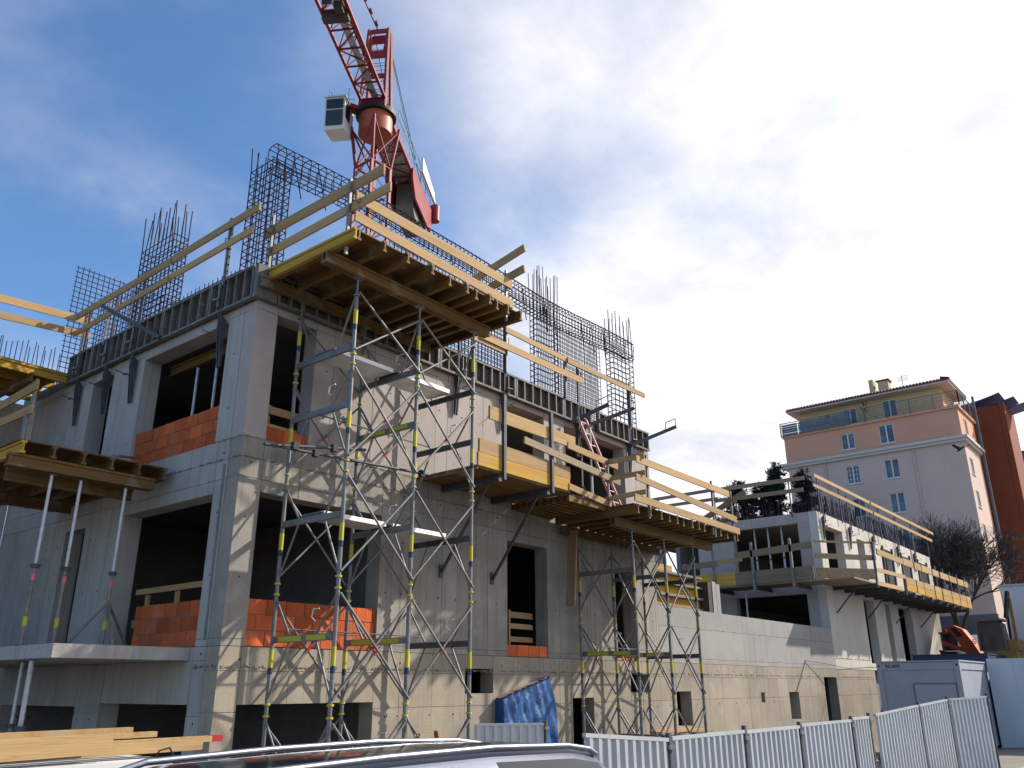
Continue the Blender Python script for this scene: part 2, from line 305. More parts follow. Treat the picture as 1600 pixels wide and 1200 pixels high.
# ------------------------------------------------------------------ walls
def seams(a0, a1, widths, keep=()):
    out = [a0]; i = 0
    while out[-1] + widths[i % len(widths)] < a1 - .2:
        out.append(out[-1] + widths[i % len(widths)]); i += 1
    return out + [a1]
def wall(parent, axis, at, aseams, zseams, openings, mat, thick=.35, sgn=1, name='wall_panel', gap=.0085):
    a0, a1, z0, z1 = aseams[0], aseams[-1], zseams[0], zseams[-1]
    edges = sorted({e for o in openings for e in o[:2] if a0 < e < a1})
    lines = [a0] + [s for s in aseams[1:-1] if all(abs(s - e) > .14 for e in edges)] + edges + [a1]; lines = sorted(set(lines))
    def solid(a, z): return a0 < a < a1 and z0 < z < z1 and not any(o[0] < a < o[1] and o[2] < z < o[3] for o in openings)
    core = MB()
    def put(mb, b0, b1, c0, c1, d0, d1):
        y0, y1 = at + sgn * d0, at + sgn * d1
        if axis == 'x': mb.box(b0, b1, y0, y1, c0, c1)
        else: mb.box(y0, y1, b0, b1, c0, c1)
    for b0, b1 in zip(lines[:-1], lines[1:]):
        mid = (b0 + b1) / 2
        zc = sorted({z0, z1} | {e for o in openings if o[0] < mid < o[1] for e in o[2:4] if z0 < e < z1} | set(zseams[1:-1]))
        ze = {e for o in openings if o[0] < mid < o[1] for e in o[2:4]}
        zz = [zc[0]]
        for z in zc[1:-1]:
            if z in ze or all(abs(z - e) > .12 for e in ze): zz.append(z)
        zz.append(zc[-1])
        for c0, c1 in zip(zz[:-1], zz[1:]):
            if not solid(mid, (c0 + c1) / 2): continue
            off = ru(-.0025, .0025); m = MB()
            put(m, b0 + gap / 2, b1 - gap / 2, c0 + gap / 2, c1 - gap / 2, off, thick + off)
            m.build(name, mat, parent)
            e = .012
            put(core, b0 + (0 if solid(b0 - .02, (c0 + c1) / 2) else e), b1 - (0 if solid(b1 + .02, (c0 + c1) / 2) else e),
                c0 + (0 if solid(mid, c0 - .02) else e), c1 - (0 if solid(mid, c1 + .02) else e), .02, thick - .02)
    core.build('wall_core', mat, parent)
def tie_hole_discs(parent, axis, at, pts, sgn=1):  # flat discs on the wall face, each hole's shade painted on
    m = MB()
    for a, z in pts:
        m.disc((a, at - sgn * .004, z) if axis == 'x' else (at - sgn * .004, a, z), (0, sgn, 0) if axis == 'x' else (sgn, 0, 0), .017, .02, 7)
    m.build('tie_hole', 'hole_shade', parent)['kind'] = 'stuff'
def bricks(parent, label, axis, at, a0, a1, z0, rows, h=.243, length=.375, sgn=1, depth=.25, setback=.05, ragged=False):
    e = part_empty('brick_infill', parent, label); y0 = at + sgn * setback
    mo = MB(); zt = z0 + rows * h
    def put(m, b0, b1, c0, c1, d0, d1):
        if axis == 'x': m.box(b0, b1, y0 + sgn * d0, y0 + sgn * d1, c0, c1)
        else: m.box(y0 + sgn * d0, y0 + sgn * d1, b0, b1, c0, c1)
    put(mo, a0 + .012, a1 - .012, z0 + .002, zt - .02, .012, depth - .012); mo.build('mortar', 'mortar', e)
    for r in range(rows):
        a = a0 - (length * .5 if r % 2 else 0)
        while a < a1 - .03:
            b0, b1 = max(a, a0) + .006, min(a + length, a1) - .006
            if b1 - b0 > .05:
                m = MB(); o = ru(-.006, .006); put(m, b0, b1, z0 + r * h + .009, z0 + (r + 1) * h - .006 + ru(-.003, .003), o, depth)
                m.build('brick', 'brick', e)
            a += length

F1, F2, F3 = 3.31, 6.63, 9.07
B = thing('unfinished_building', 'grey concrete building shell under construction with brick parapets in its dark openings', 'building', (0, 0, 0))
OG = [(.39, 3.13, -.3, 2.46), (5.53, 6.38, 2.59, 3.05), (9.19, 10.05, -.3, 2.46), (11.73, 12.55, 2.57, 3.02), (14.05, 14.88, 1.70, 2.57), (19.55, 19.84, 2.22, 2.51), (21.85, 22.70, 1.65, 2.51), (25.28, 26.62, .2, 3.01)]
wall(B, 'x', 0, [0, .55, 1.3, 2.1, 3.1, 3.75, 4.6, 5.5, 6.4, 7.2, 8.1, 8.7, 9.7, 10.6, 11.3, 12.3, 13.2, 14.05, 15.0, 15.95, 16.85, 17.8, 18.7, 19.4, 20.2, 21.0, 21.9, 22.8, 23.9, 24.9, 25.8, 27.0, 28.0, 29.2, 30.4, 31.4],
     [-.3, 2.36, 2.95, F1], OG, 'concrete')
wall(B, 'x', 0, [0, .43, 1.2, 2.2, 3.13, 3.45, 3.9, 4.35, 4.8, 5.25, 5.7, 6.2, 6.85, 7.6, 8.3, 8.75, 9.15, 9.9, 10.8, 11.2, 12.1, 12.6, 13.3], [F1, 3.42, 5.95, 6.28, F2],
     [(.43, 3.13, F1, 5.74), (6.85, 8.29, F1, 5.74), (11.2, 12.08, F1, 5.6)], 'concrete_mid')
wall(B, 'x', 0, [0, .44, 1.31, 1.75, 2.4, 2.75, 3.45, 3.8, 4.5, 4.85, 5.55, 6.0, 6.45, 6.84, 7.5, 8.26, 9.1, 10, 11.0, 11.94, 12.5, 13.0, 13.3], [F2, F3 - .14, F3 + .02],
     [(.44, 1.31, F2, 8.93), (6.84, 8.26, F2 + .02, 8.93), (9.1, 11.94, F2 + .02, 8.93)], 'concrete_upper')
wall(B, 'x', 0, [13.3, 14.0, 15.5, 16.0, 18.6, 18.95, 19.4, 20.4, 20.9, 22.4, 24.4, 26.74], [F1, 3.44, 4.27, 4.80], [], 'concrete_new')
# left face
def zsplit(o): return o
wall(B, 'y', 0, [.352, .72, 1.6, 2.5, 3.45, 4.36, 5.2, 6.0, 6.9, 7.8, 9.2], [-.3, 2.3, 3.1, F1], [(.72, 3.45, -.3, 2.46), (4.36, 7.5, -.3, 2.4)], 'concrete_grey')
wall(B, 'y', 0, [.352, .69, 1.5, 2.5, 3.6, 4.1, 4.6, 5.1, 5.96, 6.45, 6.9, 7.4, 7.9, 8.5, 9.2], [F1, 3.42, 5.95, 6.28, F2], [(.69, 3.6, F1, 5.73), (5.1, 5.96, F1, 5.68)], 'concrete_grey')
wall(B, 'y', 0, [.352, .82, 1.7, 2.7, 3.72, 4.35, 4.98, 5.86, 6.3, 6.8, 7.4, 8.0, 8.6, 9.2], [F2, F3 - .14, F3 + .02], [(.82, 3.72, F2, 8.87), (4.98, 5.86, F2, 8.87)], 'concrete_grey')
# the arm of the building that runs out to the left
wall(B, 'x', 9.2, seams(-9, 0, [.9, .6, .9, .45, .9]), [-.3, F1, 5.9, F2, F3], [(-2.2, -1.0, 0.0, 2.3), (-4.6, -2.9, F1, 5.6), (-2.6, -1.2, F2, 8.8)], 'concrete_grey')
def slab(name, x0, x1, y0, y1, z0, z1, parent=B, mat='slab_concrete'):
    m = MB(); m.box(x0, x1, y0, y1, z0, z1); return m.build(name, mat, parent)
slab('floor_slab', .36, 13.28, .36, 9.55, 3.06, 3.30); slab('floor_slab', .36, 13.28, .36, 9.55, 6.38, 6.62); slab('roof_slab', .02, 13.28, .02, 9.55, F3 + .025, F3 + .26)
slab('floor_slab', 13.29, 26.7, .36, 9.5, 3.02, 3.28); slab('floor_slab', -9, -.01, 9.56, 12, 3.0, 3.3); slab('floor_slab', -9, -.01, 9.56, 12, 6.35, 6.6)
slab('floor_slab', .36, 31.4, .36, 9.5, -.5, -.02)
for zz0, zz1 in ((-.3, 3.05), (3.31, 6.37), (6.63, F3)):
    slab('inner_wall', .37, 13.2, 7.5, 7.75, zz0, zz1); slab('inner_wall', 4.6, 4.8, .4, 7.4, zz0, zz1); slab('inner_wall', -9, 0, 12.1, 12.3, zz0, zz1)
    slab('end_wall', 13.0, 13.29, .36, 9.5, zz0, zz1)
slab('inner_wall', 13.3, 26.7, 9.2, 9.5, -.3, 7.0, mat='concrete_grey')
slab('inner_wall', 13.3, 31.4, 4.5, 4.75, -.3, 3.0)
# column cladding step on the lower corner and a ledge line
tie_hole_discs(B, 'x', 0, [(x + ru(-.03, .03), z) for z in (2.22, 3.12) for x in (.35, 3.4, 3.75, 4.55, 5.2, 6.65, 7.5, 8.4, 9.0, 10.3, 11.0, 13.0, 13.7, 15.2, 16.6, 17.7, 18.5, 19.2, 20.5, 21.3, 23.2, 24.2, 27.5, 28.6, 29.8) if not any(o[0] - .1 < x < o[1] + .1 and o[2] < z < o[3] for o in OG)]
          + [(x, z) for z in (4.35, 5.3, 6.2) for x in (.2, 3.3, 3.7, 4.7, 5.2, 5.8, 6.5, 8.6, 9.0, 10.2, 10.9, 12.5, 13.0)] + [(x, z) for z in (7.3, 8.2) for x in (1.6, 2.5, 3.2, 3.9, 4.6, 5.3, 6.0, 6.5)]
          + [(x, z) for z in (3.5, 4.27) for x in (14.2, 15.8, 17.2, 18.0, 19.9, 21.4, 22.8, 23.6, 25.4, 26.2)])
tie_hole_discs(B, 'y', 0, [(y, z) for z in (2.2, 3.2, 4.4, 5.4, 6.4) for y in (.5, 3.75, 4.2, 4.8, 6.2, 6.7)] + [(y, z) for z in (7.2, 8.2) for y in (.55, 4.0, 4.7, 6.0, 6.6)])
bricks(B, 'three courses of orange brick in the wide lower opening', 'x', 0, .435, 3.125, F1 + .005, 3)
bricks(B, 'single brick course in the window opening', 'x', 0, 6.855, 8.285, F1 + .005, 1, setback=.02)
bricks(B, 'single brick course behind the second shoring tower', 'x', 0, 11.205, 12.075, F1 + .005, 1)
bricks(B, 'low brick course beside the upper corner column', 'x', 0, .445, 1.305, F2 + .005, 1, h=.26)
bricks(B, 'three courses of orange brick in the shaded lower opening', 'y', 0, .695, 2.78, F1 + .005, 3)
bricks(B, 'three courses of orange brick in the shaded upper opening', 'y', 0, .825, 3.72, F2 + .005, 3, h=.235)
def grout_line(axis, at, a0, a1, z, n, skip=(), sgn=1, wob=.03):
    m = MB()                                             # ragged crust of cement where two pours meet
    for i in range(n):
        a = ru(a0, a1)
        if any(s0 < a < s1 for s0, s1 in skip): continue
        w, hh, dd = ru(.01, .07), ru(.006, .028), ru(.004, .012); zz = z + ru(-wob, wob) * rnd()
        if axis == 'x': m.box(a, a + w, at - sgn * dd, at + .004, zz, zz + hh)
        else: m.box(at - sgn * dd, at + .004, a, a + w, zz, zz + hh)
    m.build('grout_crust', 'grout', B)['kind'] = 'stuff'
grout_line('x', 0, 0, 13.2, 3.0, 380); grout_line('x', 0, 13.3, 31, 3.02, 360, skip=((25.2, 26.7),)); grout_line('x', 0, 0, 6.0, 6.28, 190); grout_line('x', 0, 0, 6.5, 6.62, 120, skip=((.4, 1.35),), wob=.015)
grout_line('y', 0, 0, 7, 6.28, 190); grout_line('y', 0, 0, .7, 3.0, 25); grout_line('y', 0, .0, 7, 6.62, 110, skip=((.8, 3.75),), wob=.015); grout_line('x', 0, 26.8, 31.2, 3.7, 70)
# flush strip of darker concrete down the corner of the shaded face
m = MB(); m.box(-.003, .02, .40, .47, 3.4, 6.2); m.build('dark_strip', 'slab_concrete', B)

# balcony slab on the shaded side
m = MB(); m.box(-2.08, -.005, .82, 7.6, 3.11, 3.30); tag(m.build('balcony_slab', 'concrete_grey'), 'thin concrete balcony slab projecting from the shaded side above ground floor', 'balcony')

# ------------------------------------------------------------------ the far wing
WG = thing('building_wing', 'pale concrete wing of the building shell behind the low wall, ringed by a work platform', 'building', (26.74, 0, 0))
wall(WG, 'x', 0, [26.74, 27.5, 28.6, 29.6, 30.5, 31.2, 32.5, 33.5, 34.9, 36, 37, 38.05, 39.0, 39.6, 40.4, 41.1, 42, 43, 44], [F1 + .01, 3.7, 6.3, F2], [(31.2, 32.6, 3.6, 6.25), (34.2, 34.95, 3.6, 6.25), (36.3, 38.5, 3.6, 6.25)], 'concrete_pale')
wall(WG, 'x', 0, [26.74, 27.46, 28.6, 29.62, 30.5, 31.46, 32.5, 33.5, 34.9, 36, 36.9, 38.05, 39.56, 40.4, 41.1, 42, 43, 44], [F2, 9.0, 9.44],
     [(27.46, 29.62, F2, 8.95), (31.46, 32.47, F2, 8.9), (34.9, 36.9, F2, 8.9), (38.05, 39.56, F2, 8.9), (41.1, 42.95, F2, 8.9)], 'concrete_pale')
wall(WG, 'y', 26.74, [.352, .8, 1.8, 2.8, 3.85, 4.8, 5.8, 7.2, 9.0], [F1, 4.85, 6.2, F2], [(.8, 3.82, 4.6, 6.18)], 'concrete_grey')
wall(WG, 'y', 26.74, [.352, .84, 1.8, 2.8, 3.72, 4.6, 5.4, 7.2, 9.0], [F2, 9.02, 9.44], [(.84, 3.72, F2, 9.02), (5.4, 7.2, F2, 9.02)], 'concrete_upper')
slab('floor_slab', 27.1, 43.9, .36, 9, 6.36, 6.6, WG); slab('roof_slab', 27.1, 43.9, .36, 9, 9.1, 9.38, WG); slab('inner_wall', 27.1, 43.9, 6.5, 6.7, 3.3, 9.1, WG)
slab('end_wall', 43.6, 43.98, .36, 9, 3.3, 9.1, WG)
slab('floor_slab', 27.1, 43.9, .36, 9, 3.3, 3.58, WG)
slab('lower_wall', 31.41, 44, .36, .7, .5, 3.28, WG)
bricks(WG, 'dark red brick parapet behind the props', 'y', 26.74, .85, 2.6, F2 + .005, 2, setback=.12)

# ------------------------------------------------------------------ edge formwork on the roof slab
def formwork_panel(axis, a0, a1, at, z0, z1, label, sgn=-1):
    mid = (a0 + a1) / 2
    t = thing('formwork_panel', label, 'formwork', (mid, at, z0) if axis == 'x' else (at, mid, z0), 'steel framed formwork panels along the roof edge')
    def put(m, b0, b1, d0, d1, c0, c1):
        y0, y1 = at + sgn * d0, at + sgn * d1
        if axis == 'x': m.box(b0, b1, y0, y1, c0, c1)
        else: m.box(y0, y1, b0, b1, c0, c1)
        return m
    put(MB(), a0 + .01, a1 - .01, 0, .018, z0 + .03, z1 - .03).build('face_sheet', 'form_face', t)
    put(MB(), a0, a1, .02, .115, z0, z0 + .045).build('bottom_rail', 'frame_steel', t)
    put(MB(), a0, a1, .02, .115, z1 - .045, z1).build('top_rail', 'frame_steel', t)
    n = max(2, round((a1 - a0) / .30))
    for i in range(n + 1):
        b = a0 + (a1 - a0) * i / n; w = .035 if 0 < i < n else .05
        b0 = b if i == 0 else (b - w if i == n else b - w / 2)
        put(MB(), b0, b0 + w, .02, .105, z0 + .047, z1 - .047).build('rib', 'frame_steel', t)
    return t
FZ0, FZ1 = F3, 9.62
for a0, a1, lb in ((.32, 2.3, 'roof-edge formwork panel hidden under the corner table, next to the corner'), (2.32, 4.43, 'roof-edge formwork panel under the right half of the corner table'), (4.45, 5.55, 'short roof-edge formwork panel right beside the corner work table'), (5.57, 7.02, 'roof-edge formwork panel between the corner table and the large mesh panel'),
                   (7.04, 8.95, 'roof-edge formwork panel above the window opening by the yellow parapet boards'), (8.97, 10.2, 'roof-edge formwork panel left of the ladder head'),
                   (10.55, 12.1, 'roof-edge formwork panel right of the ladder head'), (12.12, 13.15, 'roof-edge formwork panel at the far right end of the roof')):
    formwork_panel('x', a0, a1, -.03, FZ0, FZ1, lb)
for a0, a1, lb in ((.0, 1.35, 'roof-edge formwork panel above the shaded corner column'), (1.37, 3.0, 'roof-edge formwork panel above the shaded opening with three props'),
                   (3.02, 4.5, 'roof-edge formwork panel below the tall rebar column on the shaded side'), (4.52, 5.9, 'roof-edge formwork panel above the narrow dark slot on the shaded side'),
                   (5.92, 7.0, 'roof-edge formwork panel at the left end of the shaded side')):
    formwork_panel('y', a0, a1, -.03, FZ0, 9.72, lb)
m = MB(); m.box(-.13, .30, -.13, -.02, FZ0, 9.70); tag(m.build('corner_form', 'frame_steel'), 'pale steel corner piece closing the roof-edge formwork', 'formwork')

def support_bracket(axis, a, at, z0, z1, label):       # steel strongback clamped to the wall that holds the edge formwork
    t = thing('support_bracket', label, 'bracket', (a, at, z0) if axis == 'x' else (at, a, z0), 'steel brackets holding the edge formwork')
    def P(da, d, z): return (a + da, at - d, z) if axis == 'x' else (at - d, a + da, z)
    m = MB()
    poly = [(.03, z0), (.07, z0), (.15, z0 + .75), (.15, z1), (.125, z1), (.125, z0 + .98), (.03, z0 + .9)]
    for o in (-.03, .03):
        vs = []
        for s in (-.012, .012):
            vs += [P(o + s, d, z) for d, z in poly]
        n = len(poly); m.add(vs, [tuple(range(n)), tuple(range(2 * n - 1, n - 1, -1))] + [(i, i + n, (i + 1) % n + n, (i + 1) % n) for i in range(n)])
    m.build('strongback', 'dull_steel', t)
    m = MB(); m.tube(P(0, .05, z0 + .55), P(.02, .42, z0 + .60), .009, 6); m.tube(P(-.06, .22, z0 + .56), P(.06, .22, z0 + .57), .02, 6); m.build('tie_rod', 'dull_steel', t)
    m = MB(); m.tube(P(.07, .17, z1 - .55), P(.07, .17, z1 - .1), .02, 6); m.tube(P(.0, .2, z1 - .42), P(.14, .24, z1 - .42), .025, 6); m.build('spindle', 'steel', t)
    m = MB(); m.bar(P(0, .12, z1), P(0, .12, z1 + 1.18), .045, .045); m.build('post', 'dull_steel', t)
    m = MB(); m.path([P(0, .12, z1 + .82), P(.09, .17, z1 + .86), P(.09, .17, z1 + .70)], .009, 5); m.build('hook', 'dull_steel', t)
    return t
for y, lb in ((.92, 'steel bracket hanging on the shaded corner column'), (4.02, 'steel bracket beside the wide shaded opening, left of its props'), (5.12, 'steel bracket in front of the narrow dark slot'), (6.38, 'leftmost steel bracket on the shaded side')):
    support_bracket('y', y, 0, 8.02, 9.72, lb)
for x, lb in ((5.05, 'steel bracket just right of the corner table top'), (6.62, 'steel bracket left of the gap between the mesh panels'), (9.62, 'steel bracket to the left of the leaning ladder'), (12.15, 'steel bracket on the far right roof column')):
    support_bracket('x', x, 0, 8.2, 9.62, lb)
def outrigger(p, q, label):
    t = thing('steel_outrigger', label, 'outrigger', p, 'long steel outriggers on the roof edge')
    MB().bar(p, q, .07, .09).build('arm', 'dull_steel', t)
    q = Vector(q); d = (Vector(p) - q).normalized()
    MB().path([q, q + Vector((0, 0, .24)), q + d * .32 + Vector((0, 0, .24)), q + d * .34 + Vector((0, 0, .02))], .012, 5).build('loop_handle', 'steel', t)
outrigger((9.2, -.16, 9.0), (9.75, -.95, 9.45), 'steel outrigger left of the ladder head')
outrigger((9.75, -.16, 9.0), (10.9, -1.0, 9.62), 'steel outrigger with a wire loop right over the ladder')
outrigger((12.1, -.16, 9.02), (13.1, -1.05, 9.62), 'steel outrigger with a wire loop at the far right roof corner')
MB().bar((-.16, 2.95, 9.1), (-.75, 4.35, 9.98), .08, .08).build('x', 'dull_steel').name = 'steel_strut'
tag(bpy.data.objects['steel_strut'], 'grey steel strut sticking up at a slant from the shaded roof edge', 'strut')

# ------------------------------------------------------------------ guard rails
def guard_rail(label, posts, boards, pmat='steel', group='timber guard rails', bmat=None):
    base = posts[0] if posts else (*boards[0][0][:2], boards[0][0][2])
    t = thing('guard_rail', label, 'guard rail', (base[0], base[1], base[2]), group)
    for (x, y, z0, z1) in posts:
        MB().bar((x, y, z0), (x, y, z1), .045, .045).build('post', pmat, t)
    for bd in boards:
        p, q, h = bd[:3]; d = Vector(q) - Vector(p)
        mt = bd[3] if len(bd) > 3 else (bmat or ('pine_x' if abs(d.x) > abs(d.y) else 'pine_y'))
        MB().bar(p, q, .034, h).build('rail_board', mt, t)
    return t
guard_rail('timber guard rail on the left edge of the corner table, boards overshooting the corner', [(.16, -2.12, 9.3, 10.72), (.16, .02, 9.6, 10.85)],
           [((.20, .34, 10.56), (.20, -2.9, 10.60), .20), ((.20, .18, 10.12), (.20, -3.08, 10.20), .17)])
guard_rail('timber guard rail along the front edge of the corner table', [(4.02, -2.30, 9.4, 10.5)],
           [((.10, -2.36, 10.26), (4.12, -2.36, 10.20), .19), ((.10, -2.36, 9.90), (4.15, -2.36, 9.78), .18)])
guard_rail('two crossing boards at the right end of the corner table', [], [((4.30, -.75, 10.66), (4.30, -2.56, 11.04), .17), ((4.26, -1.0, 10.30), (4.26, -2.58, 10.55), .17)])
guard_rail('long timber guard rail on the shaded roof edge', [(-.13, .95, 9.6, 11.0), (-.13, 5.42, 9.6, 10.7)],
           [((-.17, -.02, 10.86), (-.17, 3.4, 10.76), .16), ((-.20, 2.9, 10.72), (-.20, 6.9, 10.66), .16), ((-.17, .12, 10.44), (-.17, 3.2, 10.37), .14), ((-.20, 2.9, 10.34), (-.20, 6.85, 10.22), .13)])
guard_rail('timber guard rail on the far left table, running away to the left edge', [(-.10, 6.62, 9.5, 10.8)],
           [((-4.2, 6.85, 10.40), (.12, 6.85, 10.64), .17), ((-4.2, 6.85, 9.98), (.15, 6.85, 10.30), .15)])
guard_rail('long timber guard rail on the sunlit roof edge in front of the rebar mesh', [(6.62, -.17, 9.6, 10.9), (9.0, -.17, 9.6, 10.75), (12.15, -.17, 9.6, 10.9)],
           [((6.55, -.21, 10.66), (9.3, -.21, 10.62), .14), ((9.0, -.25, 10.60), (12.85, -.25, 10.66), .14), ((4.6, -.21, 10.12), (6.5, -.21, 10.10), .17), ((5.6, -.25, 10.20), (9.65, -.25, 10.22), .17)])

# ------------------------------------------------------------------ reinforcement
def cage(name, label, x0, x1, y0, y1, z0, z1, nx, ny, hz, tops=None, cat='rebar', r=.011, group='rebar cages on the roof', one_side=False):
    t = thing(name, label, cat, ((x0 + x1) / 2, (y0 + y1) / 2, z0), group)
    m = MB()
    pts = [(x0 + (x1 - x0) * i / nx, y) for i in range(nx + 1) for y in (y0, y1)] + [(x, y0 + (y1 - y0) * j / ny) for j in range(1, ny) for x in (x0, x1)]
    for x, y in pts:
        zt = z1 + (ru(.1, .9) * tops if tops else 0)
        lean = ru(-.05, .05)
        m.tube((x, y, z0 - .3), (x, y, z1), r * 1.15, 4); 
        if tops and (not one_side or y > (y0 + y1) / 2): m.tube((x, y, z1), (x + lean, y + ru(-.05, .05), z1 + tops * ru(.75, 1.0)), r * 1.1, 4)
    m.build('vertical_bars', 'rebar', t)['kind'] = 'stuff'
    m = MB(); z = z0 + .05
    while z < z1:
        a, b = ru(-.012, .012), ru(-.012, .012)
        m.path([(x0, y0, z + a), (x1, y0, z + b), (x1, y1, z + a), (x0, y1, z + b), (x0, y0, z + a)], r, 4); z += hz * ru(.9, 1.1)
    m.build('stirrups', 'rebar', t)['kind'] = 'stuff'
    return t
def mesh_panel(label, axis, at, a0, a1, z0, z1, sp, group='rebar meshes on the roof', slope=0.0, hs=None, r=.0098, layers=(0, .05)):
    mid = (a0 + a1) / 2
    t = thing('rebar_mesh', label, 'rebar', (mid, at, z0) if axis == 'x' else (at, mid, z0), group)
    def P(a, z, d): return (a, at + d, z) if axis == 'x' else (at + d, a, z)
    m = MB(); h = MB()
    for d in layers:
        n = round((a1 - a0) / sp)
        for i in range(n + 1):
            a = a0 + (a1 - a0) * i / n + ru(-.008, .008); zt = z1 + slope * (a - a0)
            m.tube(P(a, z0 - .25, d), P(a + ru(-.02, .02), zt + ru(0, .06), d), r, 4)
        z = z0 + .06
        while z < z1 + min(0, slope * (a1 - a0)):
            h.tube(P(a0 - .03, z + ru(-.006, .006), d + .014), P(a1 + .03, z + ru(-.006, .006), d + .014), r, 4); z += hs or sp
    m.build('vertical_bars', 'rebar', t)['kind'] = 'stuff'; h.build('horizontal_bars', 'rebar', t)['kind'] = 'stuff'
    return t
cage('rebar_column', 'dense rebar column cage standing on the roof corner', .02, .44, .02, .72, 9.35, 12.0, 3, 4, .15, .5, r=.012, one_side=True)
cage('rebar_column', 'rebar column cage with tall loose bars in the middle of the sunlit roof edge', 8.2, 9.05, .08, .34, 9.35, 11.75, 6, 2, .16, 1.45)
cage('rebar_column', 'rebar column cage with loose bars at the far right roof end', 11.78, 12.85, .08, .34, 9.35, 12.1, 5, 2, .16, 1.1, r=.012)
cage('rebar_column', 'wide rebar column cage with bristling bars on the shaded roof side', .04, .36, 3.4, 4.72, 9.35, 11.7, 2, 8, .14, .85, r=.012)
def beam_cage():
    t = thing('rebar_beam', 'long horizontal rebar beam cage spanning between the roof columns', 'rebar', (6.4, .2, 11.72), 'rebar cages on the roof')
    m = MB(); st = MB()
    def zc(x): return 11.82 + .22 * math.exp(-((x - 2.0) / 1.8) ** 2) - .06 * math.sin(x * .9)
    xs = [.1 + .4 * i for i in range(33)]
    for y in (.06, .20, .34):
        for dz in (0, .1, .28, .5):
            m.path([(x, y + ru(-.006, .006), zc(x) + dz) for x in xs], .012, 4)
    x = .12
    while x < 12.9:
        z = zc(x); a = ru(-.01, .01); st.path([(x, .045, z - .01), (x + a, .045, z + .46), (x + a, .12, z + .54), (x + a, .28, z + .54), (x + a, .355, z + .46), (x, .355, z - .01), (x, .045, z - .01)], .011, 4)
        x += .145 if x > 3.0 else .19
    m.build('longitudinal_bars', 'rebar', t)['kind'] = 'stuff'; st.build('stirrups', 'rebar', t)['kind'] = 'stuff'
    m = MB()
    for x in (.5, 1.1, 2.3, 4.9, 5.6, 7.6, 8.5, 8.9, 10.2, 10.7, 11.3):
        z = zc(x); m.tube((x, .1, z + .45), (x + .4, .3, z - .25), .012, 4)
    m.build('tie_bars', 'rebar', t)['kind'] = 'stuff'
beam_cage()
mesh_panel('large rebar mesh behind the rails of the corner table', 'x', .12, 3.2, 7.0, 9.35, 11.75, .115, layers=(0, .12))
mesh_panel('rebar mesh panel to the right of the tall loose bars', 'x', .12, 9.1, 11.1, 9.35, 11.75, .125, layers=(0, .12))
mesh_panel('rebar mesh panel far left on the roof, seen through the guard rails', 'x', 7.95, .05, 3.0, 9.35, 12.42, .13, layers=(0,), r=.011)
mesh_panel('low row of rebar mesh on the shaded roof edge behind the formwork', 'y', .14, .9, 3.3, 9.35, 10.05, .15, layers=(0,), slope=0)
mesh_panel('dense rebar mesh at the shaded roof edge, left of the tall column cage', 'y', .14, 4.75, 6.6, 9.35, 10.9, .13, layers=(0,))
def starters(label, axis, at, a0, a1, z0, z1, sp, jit=.05, r=.010):
    t = MB(); a = a0
    while a < a1:
        x = ru(-jit, jit); p = (a, at + ru(-.06, .06), z0); q = (a + x, at + ru(-.08, .08), z1 + ru(-.1, .08))
        if axis == 'y': p = (p[1], p[0], p[2]); q = (q[1], q[0], q[2])
        t.tube(p, q, r, 4); a += sp * ru(.7, 1.3)
    o = t.build('starter_bars', 'rebar'); tag(o, label, 'rebar', 'starter bars', 'stuff'); return o
starters('row of thin starter bars standing on the far left table', 'x', 8.0, -5.0, .1, 9.34, 10.16, .085, .02)
starters('tangled starter bars along the roof of the far wing', 'x', .2, 26.9, 43.8, 9.3, 10.35, .075, .14, .011)
starters('starter bars across the end of the far wing roof', 'y', 26.95, .3, 7.5, 9.3, 10.0, .11, .08, .01)

# ------------------------------------------------------------------ work tables (deck on joists on beams)
def work_table(name, label, x0, x1, y0, y1, z_deck, joists, beams, jdir, sheets, jmat, zb=None, group='timber slab tables', sheet_mat='ply'):
    t = thing(name, label, 'work table', ((x0 + x1) / 2, (y0 + y1) / 2, z_deck - .45), group)
    n = len(sheets) - 1
    for a, b in zip(sheets[:-1], sheets[1:]):
        m = MB()
        if jdir == 'y': m.box(a + .003, b - .003, y0, y1, z_deck, z_deck + .022)
        else: m.box(x0, x1, a + .003, b - .003, z_deck, z_deck + .022)
        m.build('deck_sheet', sheet_mat, t)
    for j in joists:
        e = ru(.0, .08)
        if jdir == 'y': ibeam((j, y0 - .06 - e, z_deck - .102), (j, y1 - .02, z_deck - .102)).build('joist', jmat, t)
        else: ibeam((x0 - .06 - e, j, z_deck - .102), (x1 - .02, j, z_deck - .102)).build('joist', jmat, t)
    for p, q in beams:
        ibeam(p, q, .2, .08).build('main_beam', 'beam_x' if jdir == 'y' else 'beam_y', t)
    return t
ZD = 9.66
work_table('work_table', 'timber work table high at the building corner, carried by the tall shoring tower', .08, 4.36, -2.36, .30, ZD,
           [.17, .70, 1.22, 1.78, 2.30, 2.72, 3.02, 3.32, 3.60, 3.88, 4.28], [((.05, -1.66, ZD - .305), (4.15, -1.66, ZD - .305)), ((.05, -1.76, ZD - .305), (4.15, -1.76, ZD - .305)), ((-.1, -.20, ZD - .305), (4.0, -.20, ZD - .305))], 'y', [.08, 1.15, 2.25, 3.3, 4.36], 'beam_y')
ibeam((.10, -2.42, ZD - .102), (.10, -.1, ZD - .102), .2, .08).build('edge_beam', 'form_y', bpy.data.objects['work_table'])
ZD2 = 6.50
